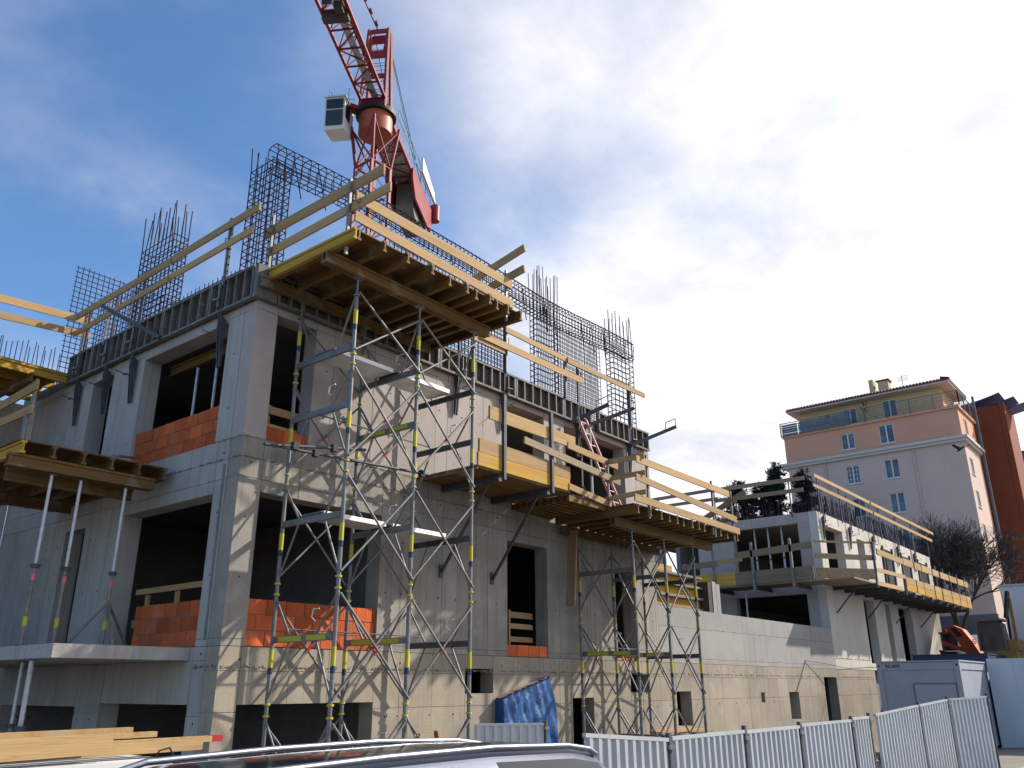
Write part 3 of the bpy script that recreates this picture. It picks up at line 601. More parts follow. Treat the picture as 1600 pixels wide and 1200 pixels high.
work_table('work_table', 'timber work table at mid height to the right, carried by the second shoring tower', 8.42, 13.55, -2.32, -.10, ZD2,
           [8.5, 9.0, 9.5, 9.9, 10.25, 10.6, 10.95, 11.25, 11.6, 12.1, 12.5, 12.95, 13.45], [((8.5, -1.66, ZD2 - .305), (13.3, -1.66, ZD2 - .305)), ((8.5, -1.76, ZD2 - .305), (13.3, -1.76, ZD2 - .305)), ((8.6, -.22, ZD2 - .305), (13.2, -.22, ZD2 - .305))], 'y', [8.42, 9.5, 10.8, 12.2, 13.55], 'beam_y')
guard_rail('timber guard rail along the front of the right-hand table', [(8.98, -2.38, 6.25, 7.72), (12.25, -2.38, 6.25, 7.70), (13.36, -2.38, 6.25, 7.62)],
           [((8.45, -2.43, 7.52), (13.15, -2.43, 7.50), .16), ((8.4, -2.43, 7.10), (13.5, -2.43, 6.86), .15), ((8.3, -2.43, 6.62), (13.6, -2.43, 6.56), .16)])
guard_rail('short timber rails at the left end of the right-hand table', [(8.46, -1.66, 6.45, 7.6)], [((8.5, -1.55, 7.58), (8.7, -2.5, 7.62), .12), ((8.5, -1.55, 7.18), (8.7, -2.5, 7.24), .11), ((8.5, -1.55, 6.72), (8.7, -2.5, 6.80), .11)])
guard_rail('slanting boards at the right end of the right-hand table', [], [((13.45, -.9, 6.7), (13.5, -2.75, 7.58), .15), ((13.55, -.9, 6.65), (13.6, -2.5, 7.0), .13)], bmat='old_pine_y')
# tables on the shaded side
work_table('work_table', 'timber work table on three props over the balcony of the shaded side', -2.62, -.12, 2.0, 6.4, 6.33,
           [], [((-2.55, 2.45, 5.87), (-.5, 2.45, 5.87))], 'y', [-2.62, -1.4, -.12], 'beam_y')
tbl = bpy.data.objects['work_table.002']
for i in range(6):
    x = -2.55 + i * .47; ibeam((x, 1.95, 6.228), (x, 6.4, 6.228)).build('joist', 'form_y' if i == 0 else 'beam_y', tbl)
ibeam((-2.7, 2.12, 6.02), (-.35, 2.12, 6.02), .2, .08).build('main_beam', 'beam_x', tbl); ibeam((-2.7, 2.02, 6.02), (-.35, 2.02, 6.02), .2, .08).build('main_beam', 'beam_x', tbl)
ibeam((-2.7, 5.2, 6.02), (-.3, 5.2, 6.02), .2, .08).build('main_beam', 'beam_x', tbl)
for o in [c for c in tbl.children if abs(ORIG[c.name].z) < 0]: pass
t4 = work_table('work_table', 'timber work table high up at the left edge of the picture', -6.0, -.1, 6.95, 8.9, 9.30, [], [], 'x', [6.95, 7.9, 8.9], 'form_x')
for y in (6.99, 7.6, 8.3, 8.86): ibeam((-6.0, y, 9.198), (-.12, y, 9.198)).build('joist', 'form_x', t4)
for x in (-.9, -3.2): ibeam((x, 6.8, 8.99), (x, 8.9, 8.99)).build('main_beam', 'beam_y', t4)
guard_rail('steel stand with two slanting boards on the left-hand table', [(-2.36, 2.45, 6.36, 7.5)], [((-2.40, 4.9, 7.22), (-2.40, 2.28, 7.36), .16), ((-2.40, 4.9, 6.98), (-2.40, 2.3, 6.95), .15)])
MB().bar((-2.36, 2.50, 6.36), (-2.36, 2.50, 6.95), .12, .11).build('stand_box', 'steel', bpy.data.objects[[o.name for o in COL.objects if o.name.startswith('guard_rail')][-1]])
MB().bar((-1.0, 2.2, 6.44), (-.35, 2.75, 6.62), .14, .03).build('x', 'old_pine_x').name = 'loose_plank'
tag(bpy.data.objects['loose_plank'], 'short loose plank tilted on the left-hand table', 'plank')

# ------------------------------------------------------------------ shoring towers
def shoring_tower(label, x0, zt, platforms, yf=-1.70, yb=-.20, sx=1.48):
    t = thing('shoring_tower', label, 'scaffold tower', (x0 + sx, (yf + yb) / 2, .05), 'steel shoring towers')
    joints = [z for z in (.58, 2.38, 4.19, 5.98, 7.78) if z < zt - .3]
    xs = [x0, x0 + sx, x0 + 2 * sx]; lv = list(zip(joints, joints[1:] + [zt - .12]))
    for i, x in enumerate(xs):
        for y in (yf, yb):
            lg = MB().tube((x, y, .12), (x, y, zt - .35), .034, 10).tube((x, y, zt - .36), (x, y, zt), .02, 8).build('leg', 'steel', t)
            m = MB()
            for z in joints:
                for dz in (-.085, .085): m.tube((x, y, z + dz - .014), (x, y, z + dz + .014), .052, 8)
            m.build('collar', 'yellow', lg)['kind'] = 'stuff'
            m = MB(); m.box(x - .07, x + .07, y - .07, y + .07, .085, .12); m.build('base_plate', 'dull_steel', lg)
            m = MB(); m.box(x - .09, x + .09, y - .06, y + .06, zt - .012, zt - .001); m.build('head_plate', 'steel', lg); MB().tube((x, y, zt - .34), (x, y, zt - .31), .06, 8).build('adjusting_nut', 'steel', lg)
            for z0, z1 in lv:
                zz = z0 + .62
                if zz + .5 > zt: continue
                MB().tube((x, y, zz), (x, y, zz + .27), .0365, 8, caps=False).build('yellow_sticker', 'yellow', lg)
                MB().tube((x, y, zz - .10), (x, y, zz - .005), .0365, 8, caps=False).build('blue_sticker', 'blue_label', lg)
        for k, (z0, z1) in enumerate(lv):
            zb = z0 + 1.03 if z1 - z0 > 1.5 else z0 + .22
            if zb > zt - .2: continue
            MB().bar((x, yf + .03, zb), (x, yb - .03, zb), .05, .10).build('cross_beam', 'dull_steel' if i == 2 else 'steel', t)
            if (k == 1 and i < 2) or (k == 3 and i == 1):
                for a, b in ((.12, .42), (.5, .88)):
                    MB().bar((x - .028, yf + (yb - yf) * a, zb), (x - .028, yf + (yb - yf) * b, zb), .006, .075).build('yellow_plate', 'yellow', t)
            ya, yc = yf + .42, yb - .42
            for (p, q) in (((yf, z1 - .14), (ya, zb + .05)), ((yb, z1 - .14), (yc, zb + .05)), ((yf, z0 + .14), (ya, zb - .05)), ((yb, z0 + .14), (yc, zb - .05))):
                if abs(p[1] - q[1]) < .2: continue
                MB().tube((x, *p), (x, *q), .018, 7).build('frame_strut', 'steel', t)
            if (i + k) % 2: MB().path([(x, ya - .02, zb + .42), (x, ya + .12, zb + .42), (x, ya + .15, zb + .30), (x, ya + .06, zb + .24)], .010, 5).build('step_hook', 'aluminium', t)
    for k, (z0, z1) in enumerate(lv):
        for a, b in ((xs[0], xs[1]), (xs[1], xs[2])):
            for y, s in ((yf - .04, -1), (yb + .04, 1)):
                for e, (p, q) in enumerate((((a, z0 + .16), (b, z1 - .16)), ((a, z1 - .16), (b, z0 + .16)))):
                    if z1 - z0 < .8: continue
                    yy = y + .025 * s * e
                    MB().tube((p[0], yy, p[1]), (q[0], yy, q[1]), .020, 7).build('diagonal_brace', 'steel', t)
                if z1 - z0 > 1.5 and k % 2 == 1:
                    mx, mz = (a + b) / 2, (z0 + z1) / 2
                    d = Vector((b - a, 0, z1 - z0 - .32)).normalized() * .07
                    MB().tube(Vector((mx, y + .0, mz)) - d, Vector((mx, y + .0, mz)) + d, .024, 7).build('brace_clip', 'red_clip', t)
    for z in platforms:
        for a, b in ((xs[0], xs[1]), (xs[1], xs[2])):
            MB().box(a + .06, b - .1, -1.18, -.62, z, z + .075).build('platform', 'aluminium', t)
            m = MB(); m.box(a + .02, a + .058, -1.14, -.66, z + .01, z + .06); m.box(b - .098, b - .06, -1.14, -.66, z + .01, z + .06); m.build('platform_hook', 'dull_steel', t)
    # thin guard tubes along the inside
    for z in (3.56, 7.12):
        if z < zt - .5: MB().tube((xs[0], -.55, z), (xs[2], -.55, z), .012, 6).build('guard_tube', 'dull_steel', t)
    return t
shoring_tower('tall six-legged steel shoring tower with aluminium platforms at the building corner', .79, ZD - .41, (8.06, 5.27))
shoring_tower('steel shoring tower under the right-hand work table, standing beside the small windows', 9.31, ZD2 - .41, ())
def scaffold_tube(p, q, label, r=.026):
    t = thing('scaffold_tube', label, 'pipe', p, 'loose scaffold tubes')
    MB().tube(p, q, r, 8).build('pipe', 'dull_steel', t)
    p, q = Vector(p), Vector(q)
    for f in (.18, .62): c = p.lerp(q, f); MB().bar(c - Vector((.05, 0, .0)), c + Vector((.05, 0, .0)), .09, .12).build('clamp', 'black', t)
scaffold_tube((.02, -.95, 6.28), (1.82, -.95, 6.58), 'upper short scaffold tube lying across the tall tower')
scaffold_tube((.14, -.40, 6.43), (5.95, -.40, 6.72), 'long scaffold tube running along the wall behind the tall tower')

# ------------------------------------------------------------------ bracket platform with the yellow parapet boards
def bracket_platform():
    t = thing('bracket_platform', 'timber bracket platform with broad yellow parapet boards on the sunlit wall', 'platform', (5.6, -.8, 6.5))
    y0 = -1.6; z = 6.60
    for i in range(7):
        a = y0 + .228 * i; MB().box(4.0, 7.05, a + .004, a + .224, z, z + .05).build('deck_board', 'beam_x', t)
    for x in (4.75, 6.32):
        b = part_empty('wall_bracket', t)
        MB().bar((x, -.02, z - .07), (x, y0 + .05, z - .07), .09, .13).build('arm', 'dull_steel', b)
        MB().bar((x, -.03, z - 1.75), (x, y0 + .35, z - .13), .045, .05).build('strut', 'dull_steel', b)
        MB().bar((x, y0 - .045, z - .12), (x, y0 - .045, z + 1.62), .07, .07).build('post', 'dull_steel', b)
        MB().box(x - .05, x + .05, -.03, -.006, z - 1.85, z - 1.6).build('wall_plate', 'dull_steel', b)
    MB().bar((4.02, y0, z + .17), (7.0, y0, z + .17), .045, .26).build('parapet_board', 'form_x', t)
    MB().bar((4.05, y0, z + .44), (7.02, y0, z + .44), .045, .265).build('parapet_board', 'pine_x', t)
    MB().bar((4.35, y0, z + 1.17), (7.25, y0, z + 1.17), .045, .27).build('parapet_board', 'pine_x', t)
    MB().bar((5.32, y0 - .10, z + .80), (8.9, y0 - .10, z + .56), .04, .15).build('rail_board', 'old_pine_x', t)
    MB().bar((6.95, y0 - .02, z + 1.06), (8.95, y0 - .02, z + .96), .04, .15).build('rail_board', 'pine_x', t)
    MB().bar((6.95, y0 - .02, z + .14), (8.6, y0 - .02, z - .0), .045, .14).build('rail_board', 'pine_x', t)
    for i in range(9):
        a = y0 + .19 * i; MB().box(7.0, 8.5, a + .01, a + .09, z - .16, z - .03).build('bearer', 'beam_x', t)
    for a, b in ((y0, -1.05), (-1.04, -.5), (-.49, -.02)): MB().box(7.06, 8.5, a, b, z - .025, z).build('deck_sheet', 'ply', t)
    MB().box(4.0, 4.03, y0 + .0, -.02, z - .03, z - .005).build('end_batten', 'old_pine_y', t)
bracket_platform()
MB().bar((8.92, -.33, 6.2), (8.74, -.33, 4.45), .06, .24, up=(0, 1, 0)).build('x', 'old_pine_z').name = 'hanging_plank'
tag(bpy.data.objects['hanging_plank'], 'reddish plank hanging upright on the wall beside the second tower', 'plank')
def ladder(label, p, q, w=.36):
    t = thing('ladder', label, 'ladder', p)
    p, q = Vector(p), Vector(q); s = Vector((w / 2, 0, 0)); n = 9
    for o in (-s, s): MB().bar(p + o, q + o, .03, .07, up=(0, 1, 0)).build('rail', 'ladder_paint', t)
    for i in range(n): c = p.lerp(q, (i + .6) / n); MB().tube(c - s, c + s, .016, 6).build('rung', 'ladder_paint', t)
ladder('pinkish aluminium ladder leaning from the platform up to the roof edge', (10.75, -.62, 6.66), (9.3, -.42, 9.08))

# ------------------------------------------------------------------ single props
def prop(label, x, y, z0, z1, tripod=False, group='steel props', upper=.45, r=.032, lab=True):
    t = thing('steel_prop', label, 'prop', (x, y, z0), group)
    zm = z0 + (z1 - z0) * upper
    MB().tube((x, y, z0 + .01), (x, y, zm), r, 10).build('outer_tube', 'steel' if lab else 'galvanised', t)
    MB().tube((x, y, zm), (x, y, z1 - .01), r * .8, 10).build('inner_tube', 'galvanised', t)
    m = MB(); m.tube((x, y, zm - .03), (x, y, zm + .03), r * 1.7, 10); m.tube((x - .09, y, zm), (x + .09, y, zm + .01), .009, 6); m.build('collar', 'dull_steel', t)
    MB().box(x - .06, x + .06, y - .06, y + .06, z0, z0 + .012).build('foot_plate', 'dull_steel', t); MB().box(x - .06, x + .06, y - .06, y + .06, z1 - .012, z1 - .001).build('head_plate', 'dull_steel', t)
    if lab:
        MB().tube((x, y, zm - .22), (x, y, zm - .12), r * 1.04, 10, caps=False).build('red_label', 'pink_label', t)
        MB().tube((x, y, z0 + .28), (x, y, z0 + .42), r * 1.05, 10, caps=False).build('yellow_label', 'yellow', t)
    if tripod:
        for a in (20, 140, 260):
            d = Vector((math.cos(R(a)), math.sin(R(a)), 0)); MB().bar((x, y, z0 + .72), Vector((x, y, z0 + .02)) + d * .55, .035, .035).build('tripod_leg', 'steel', t)
        MB().path([(x, y - .04, z0 + .74), (x - .12, y - .1, z0 + .72), (x - .2, y - .14, z0 + .58)], .009, 5).build('clamp_lever', 'yellow', t)
    return t
ZS = 3.302
prop('leftmost prop under the left-hand table, standing on the balcony slab edge', -2.02, 2.05, ZS, 5.90)
prop('middle prop under the left-hand table', -1.55, 2.07, ZS, 5.90)
prop('prop with tripod foot under the left-hand table, nearest the brick opening', -.80, 2.07, ZS, 5.90, tripod=True)
prop('prop behind the middle one under the left-hand table', -1.62, 5.2, ZS, 5.90, upper=.4)
prop('prop at the back left under the left-hand table', -2.0, 5.2, ZS, 5.90, upper=.4)
prop('thick prop under the balcony slab at the left edge of the picture', -2.0, 1.6, .03, 3.10, r=.045, upper=.7)
prop('prop with tripod under the balcony slab beside the ground floor opening', -1.72, 2.6, .03, 3.10, tripod=True, upper=.7)
for i, (y, lb) in enumerate(((1.35, 'prop in the shaded upper opening, nearest the corner column'), (2.0, 'middle prop in the shaded upper opening'), (2.75, 'prop in the shaded upper opening, farthest from the corner column'))):
    prop(lb, .52 + .04 * i, y, F2 + .003, 8.66, upper=.42, lab=True, r=.036)
for x, lb in ((7.5, 'thin prop inside the upper opening behind the yellow parapet'), (10.1, 'thin prop inside the upper opening behind the ladder'), (10.9, 'thin prop inside the upper opening right of the ladder')):
    prop(lb, x, .7, F2 + .003, 9.07, lab=False)
prop('double prop on the platform left of the ladder', 9.62, -.45, 6.62, 8.95, lab=False)
for y, lb in ((2.95, 'leftmost prop in the front opening of the far wing'), (2.35, 'middle prop in the front opening of the far wing'), (1.75, 'rightmost prop in the front opening of the far wing')):
    prop(lb, 27.25, y, F2 + .003, 9.10, lab=False, r=.045)
prop('long pale prop below the platform of the far wing', 25.9, 3.0, 3.285, 6.40, lab=False, r=.045)
# timber inside openings
def rail_frame(label, boards, posts, group='timber rails inside the openings'):
    t = thing('opening_rail', label, 'guard rail', posts[0][0], group)
    for p, q, w, h, mt in boards: MB().bar(p, q, w, h).build('rail_board', mt, t)
    for p, q in posts: MB().bar(p, q, .05, .09).build('post', 'pine_z', t)
rail_frame('timber rail above the bricks in the shaded lower opening', [((.42, .72, 4.36), (.42, 3.55, 4.36), .035, .10, 'pine_y'), ((.42, 2.8, 3.8), (.42, 3.55, 3.8), .035, .14, 'pine_y')], [((.46, 1.25, 3.32), (.46, 1.25, 4.30)), ((.46, 2.2, 3.32), (.46, 2.2, 4.30)), ((.46, 3.2, 3.32), (.46, 3.2, 4.30))])
rail_frame('timber rail with a post in the narrow window opening', [((6.9, .42, 4.22), (8.25, .42, 4.22), .035, .13, 'pine_x'), ((6.9, .42, 3.98), (8.25, .42, 3.98), .035, .11, 'pine_x'), ((6.9, .42, 3.70), (8.25, .42, 3.70), .035, .11, 'pine_x')], [((7.35, .39, 3.57), (7.35, .39, 4.32))])
rail_frame('timber rails in the upper opening beside the corner column', [((.46, .30, 7.28), (1.30, .30, 7.28), .035, .14, 'pine_x'), ((.46, .34, 6.98), (1.30, .34, 6.98), .035, .13, 'pine_x')], [((.7, .40, 6.63), (.7, .40, 7.4))])
rail_frame('timber slab beam in the narrow dark slot of the shaded side', [((.42, 4.99, 7.0), (.42, 5.85, 7.0), .035, .12, 'pine_y')], [((.46, 5.4, 6.63), (.46, 5.4, 7.1))])
for y0, y1 in ((.85, 3.7),):
    ibeam((.56, y0, 8.765), (.56, y1, 8.765)).build('x', 'beam_y').name = 'ceiling_beam'
    tag(bpy.data.objects['ceiling_beam'], 'timber beam carried by the props in the shaded upper opening', 'beam')

# ------------------------------------------------------------------ platform round the far wing
def wing_platform():
    t = thing('ring_platform', 'timber work platform with plank parapets wrapped round the far wing', 'platform', (34, -1, 6.4))
    z = 6.46
    for i in range(7):
        a = -1.66 + .235 * i; MB().box(25.1, 43.6, a, a + .23, z, z + .05).build('deck_board', 'old_pine_x', t)
    for i in range(6):
        a = 25.1 + .235 * i; MB().box(a, a + .23, .0, 5.6, z + .002, z + .052).build('deck_board', 'old_pine_y', t)
    xs = [27.6, 28.9, 30.2, 31.5, 32.8, 34.1, 35.6, 37.0, 38.4, 39.8, 41.2, 42.9]
    for i, x in enumerate(xs):
        b = part_empty('wall_bracket', t)
        MB().bar((x, -.02, z - .07), (x, -1.66, z - .07), .1, .13).build('arm', 'dull_steel', b)
        if i % 3 == 0: MB().bar((x, -.03, z - 1.0), (x, -.85, z - .13), .05, .05).build('strut', 'dull_steel', b)
        MB().bar((x, -1.72, z - .15), (x + .04, -1.74, z + 1.65), .08, .08).build('post', 'dull_steel', b)
    for y in (.6, 2.2, 3.9):
        b = part_empty('wall_bracket', t)
        MB().bar((26.7, y, z - .07), (25.05, y, z - .07), .1, .13).build('arm', 'dull_steel', b)
        MB().bar((25.0, y, z - .2), (25.0, y, z + 1.7), .09, .09).build('post', 'steel', b)
    # parapet boards on the end, the bent corner and the long side
    def bd(p, q, h, mt, w=.05): MB().bar(p, q, w, h).build('parapet_board', mt, t)
    bd((25.05, -.2, z + .32), (25.05, 3.0, z + .32), .52, 'old_pine_y'); bd((25.05, 3.0, z + .34), (25.05, 4.9, z + .34), .50, 'form_y')
    bd((24.98, -.3, z + 1.36), (24.98, 2.9, z + 1.22), .27, 'old_pine_y'); bd((24.96, 2.6, z + 1.06), (24.96, 4.0, z + 1.02), .16, 'pine_y'); bd((24.94, 3.7, z + .98), (24.94, 5.3, z + .96), .24, 'old_pine_y')
    bd((25.1, -.3, z + .30), (27.5, -1.72, z + .36), .40, 'old_pine_x'); bd((25.1, -.3, z + .95), (27.8, -1.74, z + 1.02), .20, 'old_pine_x'); bd((25.1, -.3, z + 1.5), (27.8, -1.74, z + 1.62), .08, 'old_pine_x')
    bd((27.5, -1.76, z + .02), (30.9, -1.76, z + .06), .16, 'pine_x'); bd((27.6, -1.76, z + .55), (31.6, -1.76, z + .62), .16, 'pine_x'); bd((28.0, -1.76, z + 1.30), (31.8, -1.76, z + 1.26), .24, 'pine_x')
    x = 31.55
    while x < 43.2:
        w = ru(1.0, 1.7)
        bd((x, -1.77, z + .20), (min(x + w, 43.5), -1.77, z + .20), .30, 'form_x'); bd((x, -1.77, z + .50), (min(x + w, 43.5), -1.77, z + .50), .28, 'pine_x')
        bd((x + ru(0, .1), -1.77, z + 1.28), (min(x + w, 43.5), -1.77, z + 1.28), .30, 'pine_x'); x += w + ru(.12, .3)
wing_platform()
guard_rail('pale timber guard rail along the roof of the far wing', [(x, -.12, 9.3, 10.95) for x in (26.9, 29.5, 32.2, 35.0, 37.8, 40.6, 43.6)],
           [((26.5, -.16, 10.86), (34.0, -.16, 10.86), .15), ((33.7, -.20, 10.84), (44.9, -.20, 10.84), .15), ((26.3, -.16, 10.42), (34.4, -.16, 10.42), .15), ((34.0, -.2, 10.40), (44.4, -.2, 10.38), .15)], 'dull_steel')
guard_rail('dark timber guard rail across the end of the far wing roof', [(26.7, 1.0, 9.3, 10.95), (26.7, 4.4, 9.3, 10.95), (26.7, 7.2, 9.3, 10.95)],
           [((26.66, .3, 10.84), (26.66, 4.5, 10.90), .17), ((26.64, 4.2, 10.92), (26.64, 8.6, 10.88), .15), ((26.66, .4, 10.36), (26.66, 4.4, 10.42), .17), ((26.64, 4.2, 10.50), (26.64, 8.6, 10.52), .14)], 'dull_steel', bmat='old_pine_y')
for i, x in enumerate((27.15, 30.4, 33.6, 37.5, 40.5)):
    nm = ['nearest the corner', 'after the first wide opening', 'in the middle', 'before the last two openings', 'at the far end']
    support_bracket('x', x, 0, 8.3, 9.5, 'steel bracket on the sunlit wing wall ' + nm[i])
# stacked shuttering and pale panels behind the low wall
def shutter_stack():
    t = thing('shuttering_panel', 'stack of yellow-faced shuttering panels standing behind the low wall', 'formwork', (17.6, 1.2, 3.3))
    for i, z in enumerate((4.7, 5.05, 5.4, 5.72)):
        MB().box(14.2, 18.2, 1.20 + .02 * i, 1.26 + .02 * i, z, z + .30).build('sheet', 'form_x', t); MB().box(14.2, 18.25, 1.08, 1.22, z + .27, z + .34).build('waler', 'frame_steel', t)
    MB().box(18.25, 18.5, .9, 1.3, 3.3, 5.92).build('end_frame', 'form_face', t)
    for k in (0, 1): MB().box(18.52 + .28 * k, 18.78 + .28 * k, .88, 1.2, 3.3, 5.95 - .06 * k).build('pale_post', 'concrete_new', t)
    for k in range(4): MB().box(14.15, 18.3, .95, 1.28, 3.3 + .34 * k, 3.6 + .34 * k).build('bearer', 'old_pine_x', t)
shutter_stack()
MB().box(14.4, 14.75, .9, 1.2, 3.3, 6.2).build('x', 'concrete_new').name = 'concrete_pillar'
tag(bpy.data.objects['concrete_pillar'], 'slim pale concrete pillar behind the second shoring tower', 'pillar')
MB().box(13.6, 17.2, 1.6, 4.6, 6.15, 6.38).build('x', 'form_x').name = 'slab_form'
tag(bpy.data.objects['slab_form'], 'yellow slab form lying on the level behind the right-hand table', 'formwork')

# ------------------------------------------------------------------ tower crane
def crane():
    cx, cy = 15.1, 15.1; h = .58
    t = thing('tower_crane', 'red lattice tower crane with a white cab behind the building', 'crane', (cx, cy, 0))
    az = R(32); d = Vector((math.cos(az), math.sin(az), 0)); n = Vector((-d.y, d.x, 0)); c = Vector((cx, cy, 0)); up = Vector((0, 0, 1))
    mast = part_empty('mast', t)
    z0, z1 = 0.0, 26.2
    cor = [(-h, -h), (h, -h), (h, h), (-h, h)]
    for dx, dy in cor: MB().bar((cx + dx, cy + dy, z0), (cx + dx, cy + dy, z1), .14, .14).build('chord', 'crane_red', mast)
    m = MB(); k = 0; z = z0
    while z < z1 - .3:
        for i in range(4):
            a, b = cor[i], cor[(i + 1) % 4]
            p, q = (a, b) if k % 2 else (b, a)
            m.tube((cx + p[0], cy + p[1], z), (cx + q[0], cy + q[1], z + .95), .028, 5)
            if k % 2 == 0: m.tube((cx + a[0], cy + a[1], z), (cx + b[0], cy + b[1], z), .028, 5)
        z += .95; k += 1
    m.build('lacing', 'crane_red', mast)['kind'] = 'stuff'
    m = MB(); m.box(cx - .25, cx + .2, cy - .2, cy + .25, 24.3, 24.36); m.build('rest_deck', 'frame_steel', mast)
    m = MB()
    for i in range(60): m.tube((cx - .2, cy + .1, 1 + .42 * i), (cx + .12, cy + .1, 1 + .42 * i), .012, 4)
    m.build('ladder', 'crane_red', mast)
    # flared head of the mast
    hd = part_empty('mast_head', t); g = .82
    for dx, dy in cor:
        MB().tube((cx + dx, cy + dy, z1), (cx + dx * g / h, cy + dy * g / h, z1 + 2.3), .085, 8).build('flare_leg', 'crane_red', hd)
    for i in range(4):
        a, b = cor[i], cor[(i + 1) % 4]
        MB().tube((cx + a[0], cy + a[1], z1), (cx + b[0], cy + b[1], z1), .07, 6).build('ring_beam', 'crane_red', hd)
        mid = ((a[0] + b[0]) / 2 * 1.15, (a[1] + b[1]) / 2 * 1.15)
        MB().tube((cx + a[0], cy + a[1], z1 + .05), (cx + b[0] * g / h, cy + b[1] * g / h, z1 + 2.2), .05, 6).build('flare_brace', 'crane_red', hd)
        MB().tube((cx + b[0], cy + b[1], z1 + .05), (cx + a[0] * g / h, cy + a[1] * g / h, z1 + 2.2), .05, 6).build('flare_brace', 'crane_red', hd)
    MB().tube((cx, cy, z1 + 1.9), (cx, cy, z1 + 2.9), .82, 28).build('slewing_ring', 'crane_orange', t)
    MB().tube((cx, cy, z1 + 2.9), (cx, cy, z1 + 3.15), 1.0, 24).build('turntable', 'black', t)
    zt = z1 + 3.2
    # apex tower: four legs, panels and a head block
    ap = part_empty('apex_tower', t); H = 4.9
    c0 = c - d * .15
    def q4(w, l, z): return [c0 + n * (s * w) + d * (e * l) + up * z for s in (-1, 1) for e in (-1, 1)]
    lo, hi = q4(.62, .55, zt - .2), q4(.50, .22, zt + H)
    for a, b in zip(lo, hi): MB().bar(a, b, .14, .16).build('chord', 'crane_red', ap)
    def plate(f0, f1, e):
        p = [lo[i].lerp(hi[i], f) for f in (f0, f1) for i in ((0, 2) if e == -1 else (1, 3))]
        MB().add([p[0], p[1], p[3], p[2]] + [x + d * .04 for x in (p[0], p[1], p[3], p[2])], [(0, 1, 2, 3), (7, 6, 5, 4), (0, 4, 5, 1), (1, 5, 6, 2), (2, 6, 7, 3), (3, 7, 4, 0)]).build('web_plate', 'crane_red', ap)
    plate(.62, .72, -1); plate(.94, 1.0, -1); plate(.36, .42, -1); plate(.9, 1.0, 1); plate(.0, .12, -1)
    for f0, f1 in ((.72, .94),):
        for i in (0, 2):
            p = lo[i].lerp(hi[i], f0); q = lo[i].lerp(hi[i], f1); s = n * (.24 if i == 0 else -.24)
            MB().add([p, p + s, q, q + s * .5, p + d * .04, p + s + d * .04, q + d * .04, q + s * .5 + d * .04], [(0, 1, 3, 2), (4, 6, 7, 5), (1, 5, 7, 3), (0, 2, 6, 4), (0, 4, 5, 1), (2, 3, 7, 6)]).build('web_plate', 'crane_red', ap)
    m = MB()
    for k in range(9):
        f = .1 + k * .09; m.tube(lo[0].lerp(hi[0], f), lo[2].lerp(hi[2], f), .016, 4); m.tube(lo[1].lerp(hi[1], f), lo[3].lerp(hi[3], f), .02, 4)
    m.build('rungs', 'crane_red', ap)
    top = c0 + up * (zt + H + .05)
    # jib towards the street, counter jib away from it
    def truss(name, s0, s1, zb, w, hgt, bay, tri):
        e = part_empty(name, t); A = c + d * s0; Bq = c + d * s1
        for s in (-1, 1):
            MB().bar(A + n * (s * w) + up * zb, Bq + n * (s * w) + up * zb, .13, .13).build('bottom_chord', 'crane_red', e)
        tops = [0] if tri else [-1, 1]
        for s in tops: MB().bar(A + n * (s * w) + up * (zb + hgt), Bq + n * (s * w) + up * (zb + hgt), .12, .12).build('top_chord', 'crane_red', e)
        m = MB(); L = abs(s1 - s0); k = int(L / bay); sg = 1 if s1 > s0 else -1
        for i in range(k + 1):
            a = A + d * (sg * bay * i); b = a + d * (sg * bay)
            m.bar(a + n * w + up * zb, a - n * w + up * zb, .07, .07)
            if i < k:
                s = 1 if i % 2 else -1
                m.bar(a + n * (w * s) + up * zb, b - n * (w * s) + up * zb, .06, .06)
                for s in (-1, 1):
                    tp = a.lerp(b, .5) + up * (zb + hgt) + (n * 0 if tri else n * (s * w))
                    m.tube(a + n * (w * s) + up * zb, tp, .03, 5); m.tube(b + n * (w * s) + up * zb, tp, .03, 5)
        m.build('lacing', 'crane_red', e)['kind'] = 'stuff'
        return e
    jib = truss('jib', -.7, -28, zt + .35, .60, 1.25, 1.15, True)
    m = MB(); a = c - d * 28 + up * (zt + .42); b = c - d * .7 + up * (zt + .42)
    m.add([a - n * .28, a + n * .05, b + n * .05, b - n * .28], [(0, 1, 2, 3)]); m.add([x - up * .02 for x in (a - n * .28, a + n * .05, b + n * .05, b - n * .28)], [(3, 2, 1, 0)]); m.build('walkway', 'zinc', jib)
    tr = part_empty('trolley', t, 'dark trolley on the jib'); p = c - d * 6.2 + up * (zt + .22)
    for s, l in ((0, 1.15), (1, .45)):
        MB().bar(p - d * (s * .5) - n * .55 + n * (.1 * s), p - d * (s * .5) + n * (l - .55), .34, .42).build('winch_box', 'form_face', tr)
    MB().bar(p - d * .9 - n * .1, p - d * .9 + n * .35, .04, .35).build('pulley_guard', 'dull_steel', tr)
    cj = truss('counter_jib', .7, 9.2, zt - .15, .62, .12, 1.15, False)
    m = MB(); a = c + d * .7 + up * (zt + .02); b = c + d * 6.0 + up * (zt + .02)
    m.add([a - n * .55, a + n * .55, b + n * .55, b - n * .55] + [x - up * .02 for x in (a - n * .55, a + n * .55, b + n * .55, b - n * .55)], [(0, 1, 2, 3), (7, 6, 5, 4), (0, 4, 5, 1), (1, 5, 6, 2), (2, 6, 7, 3), (3, 7, 4, 0)]); m.build('walkway', 'zinc', cj)
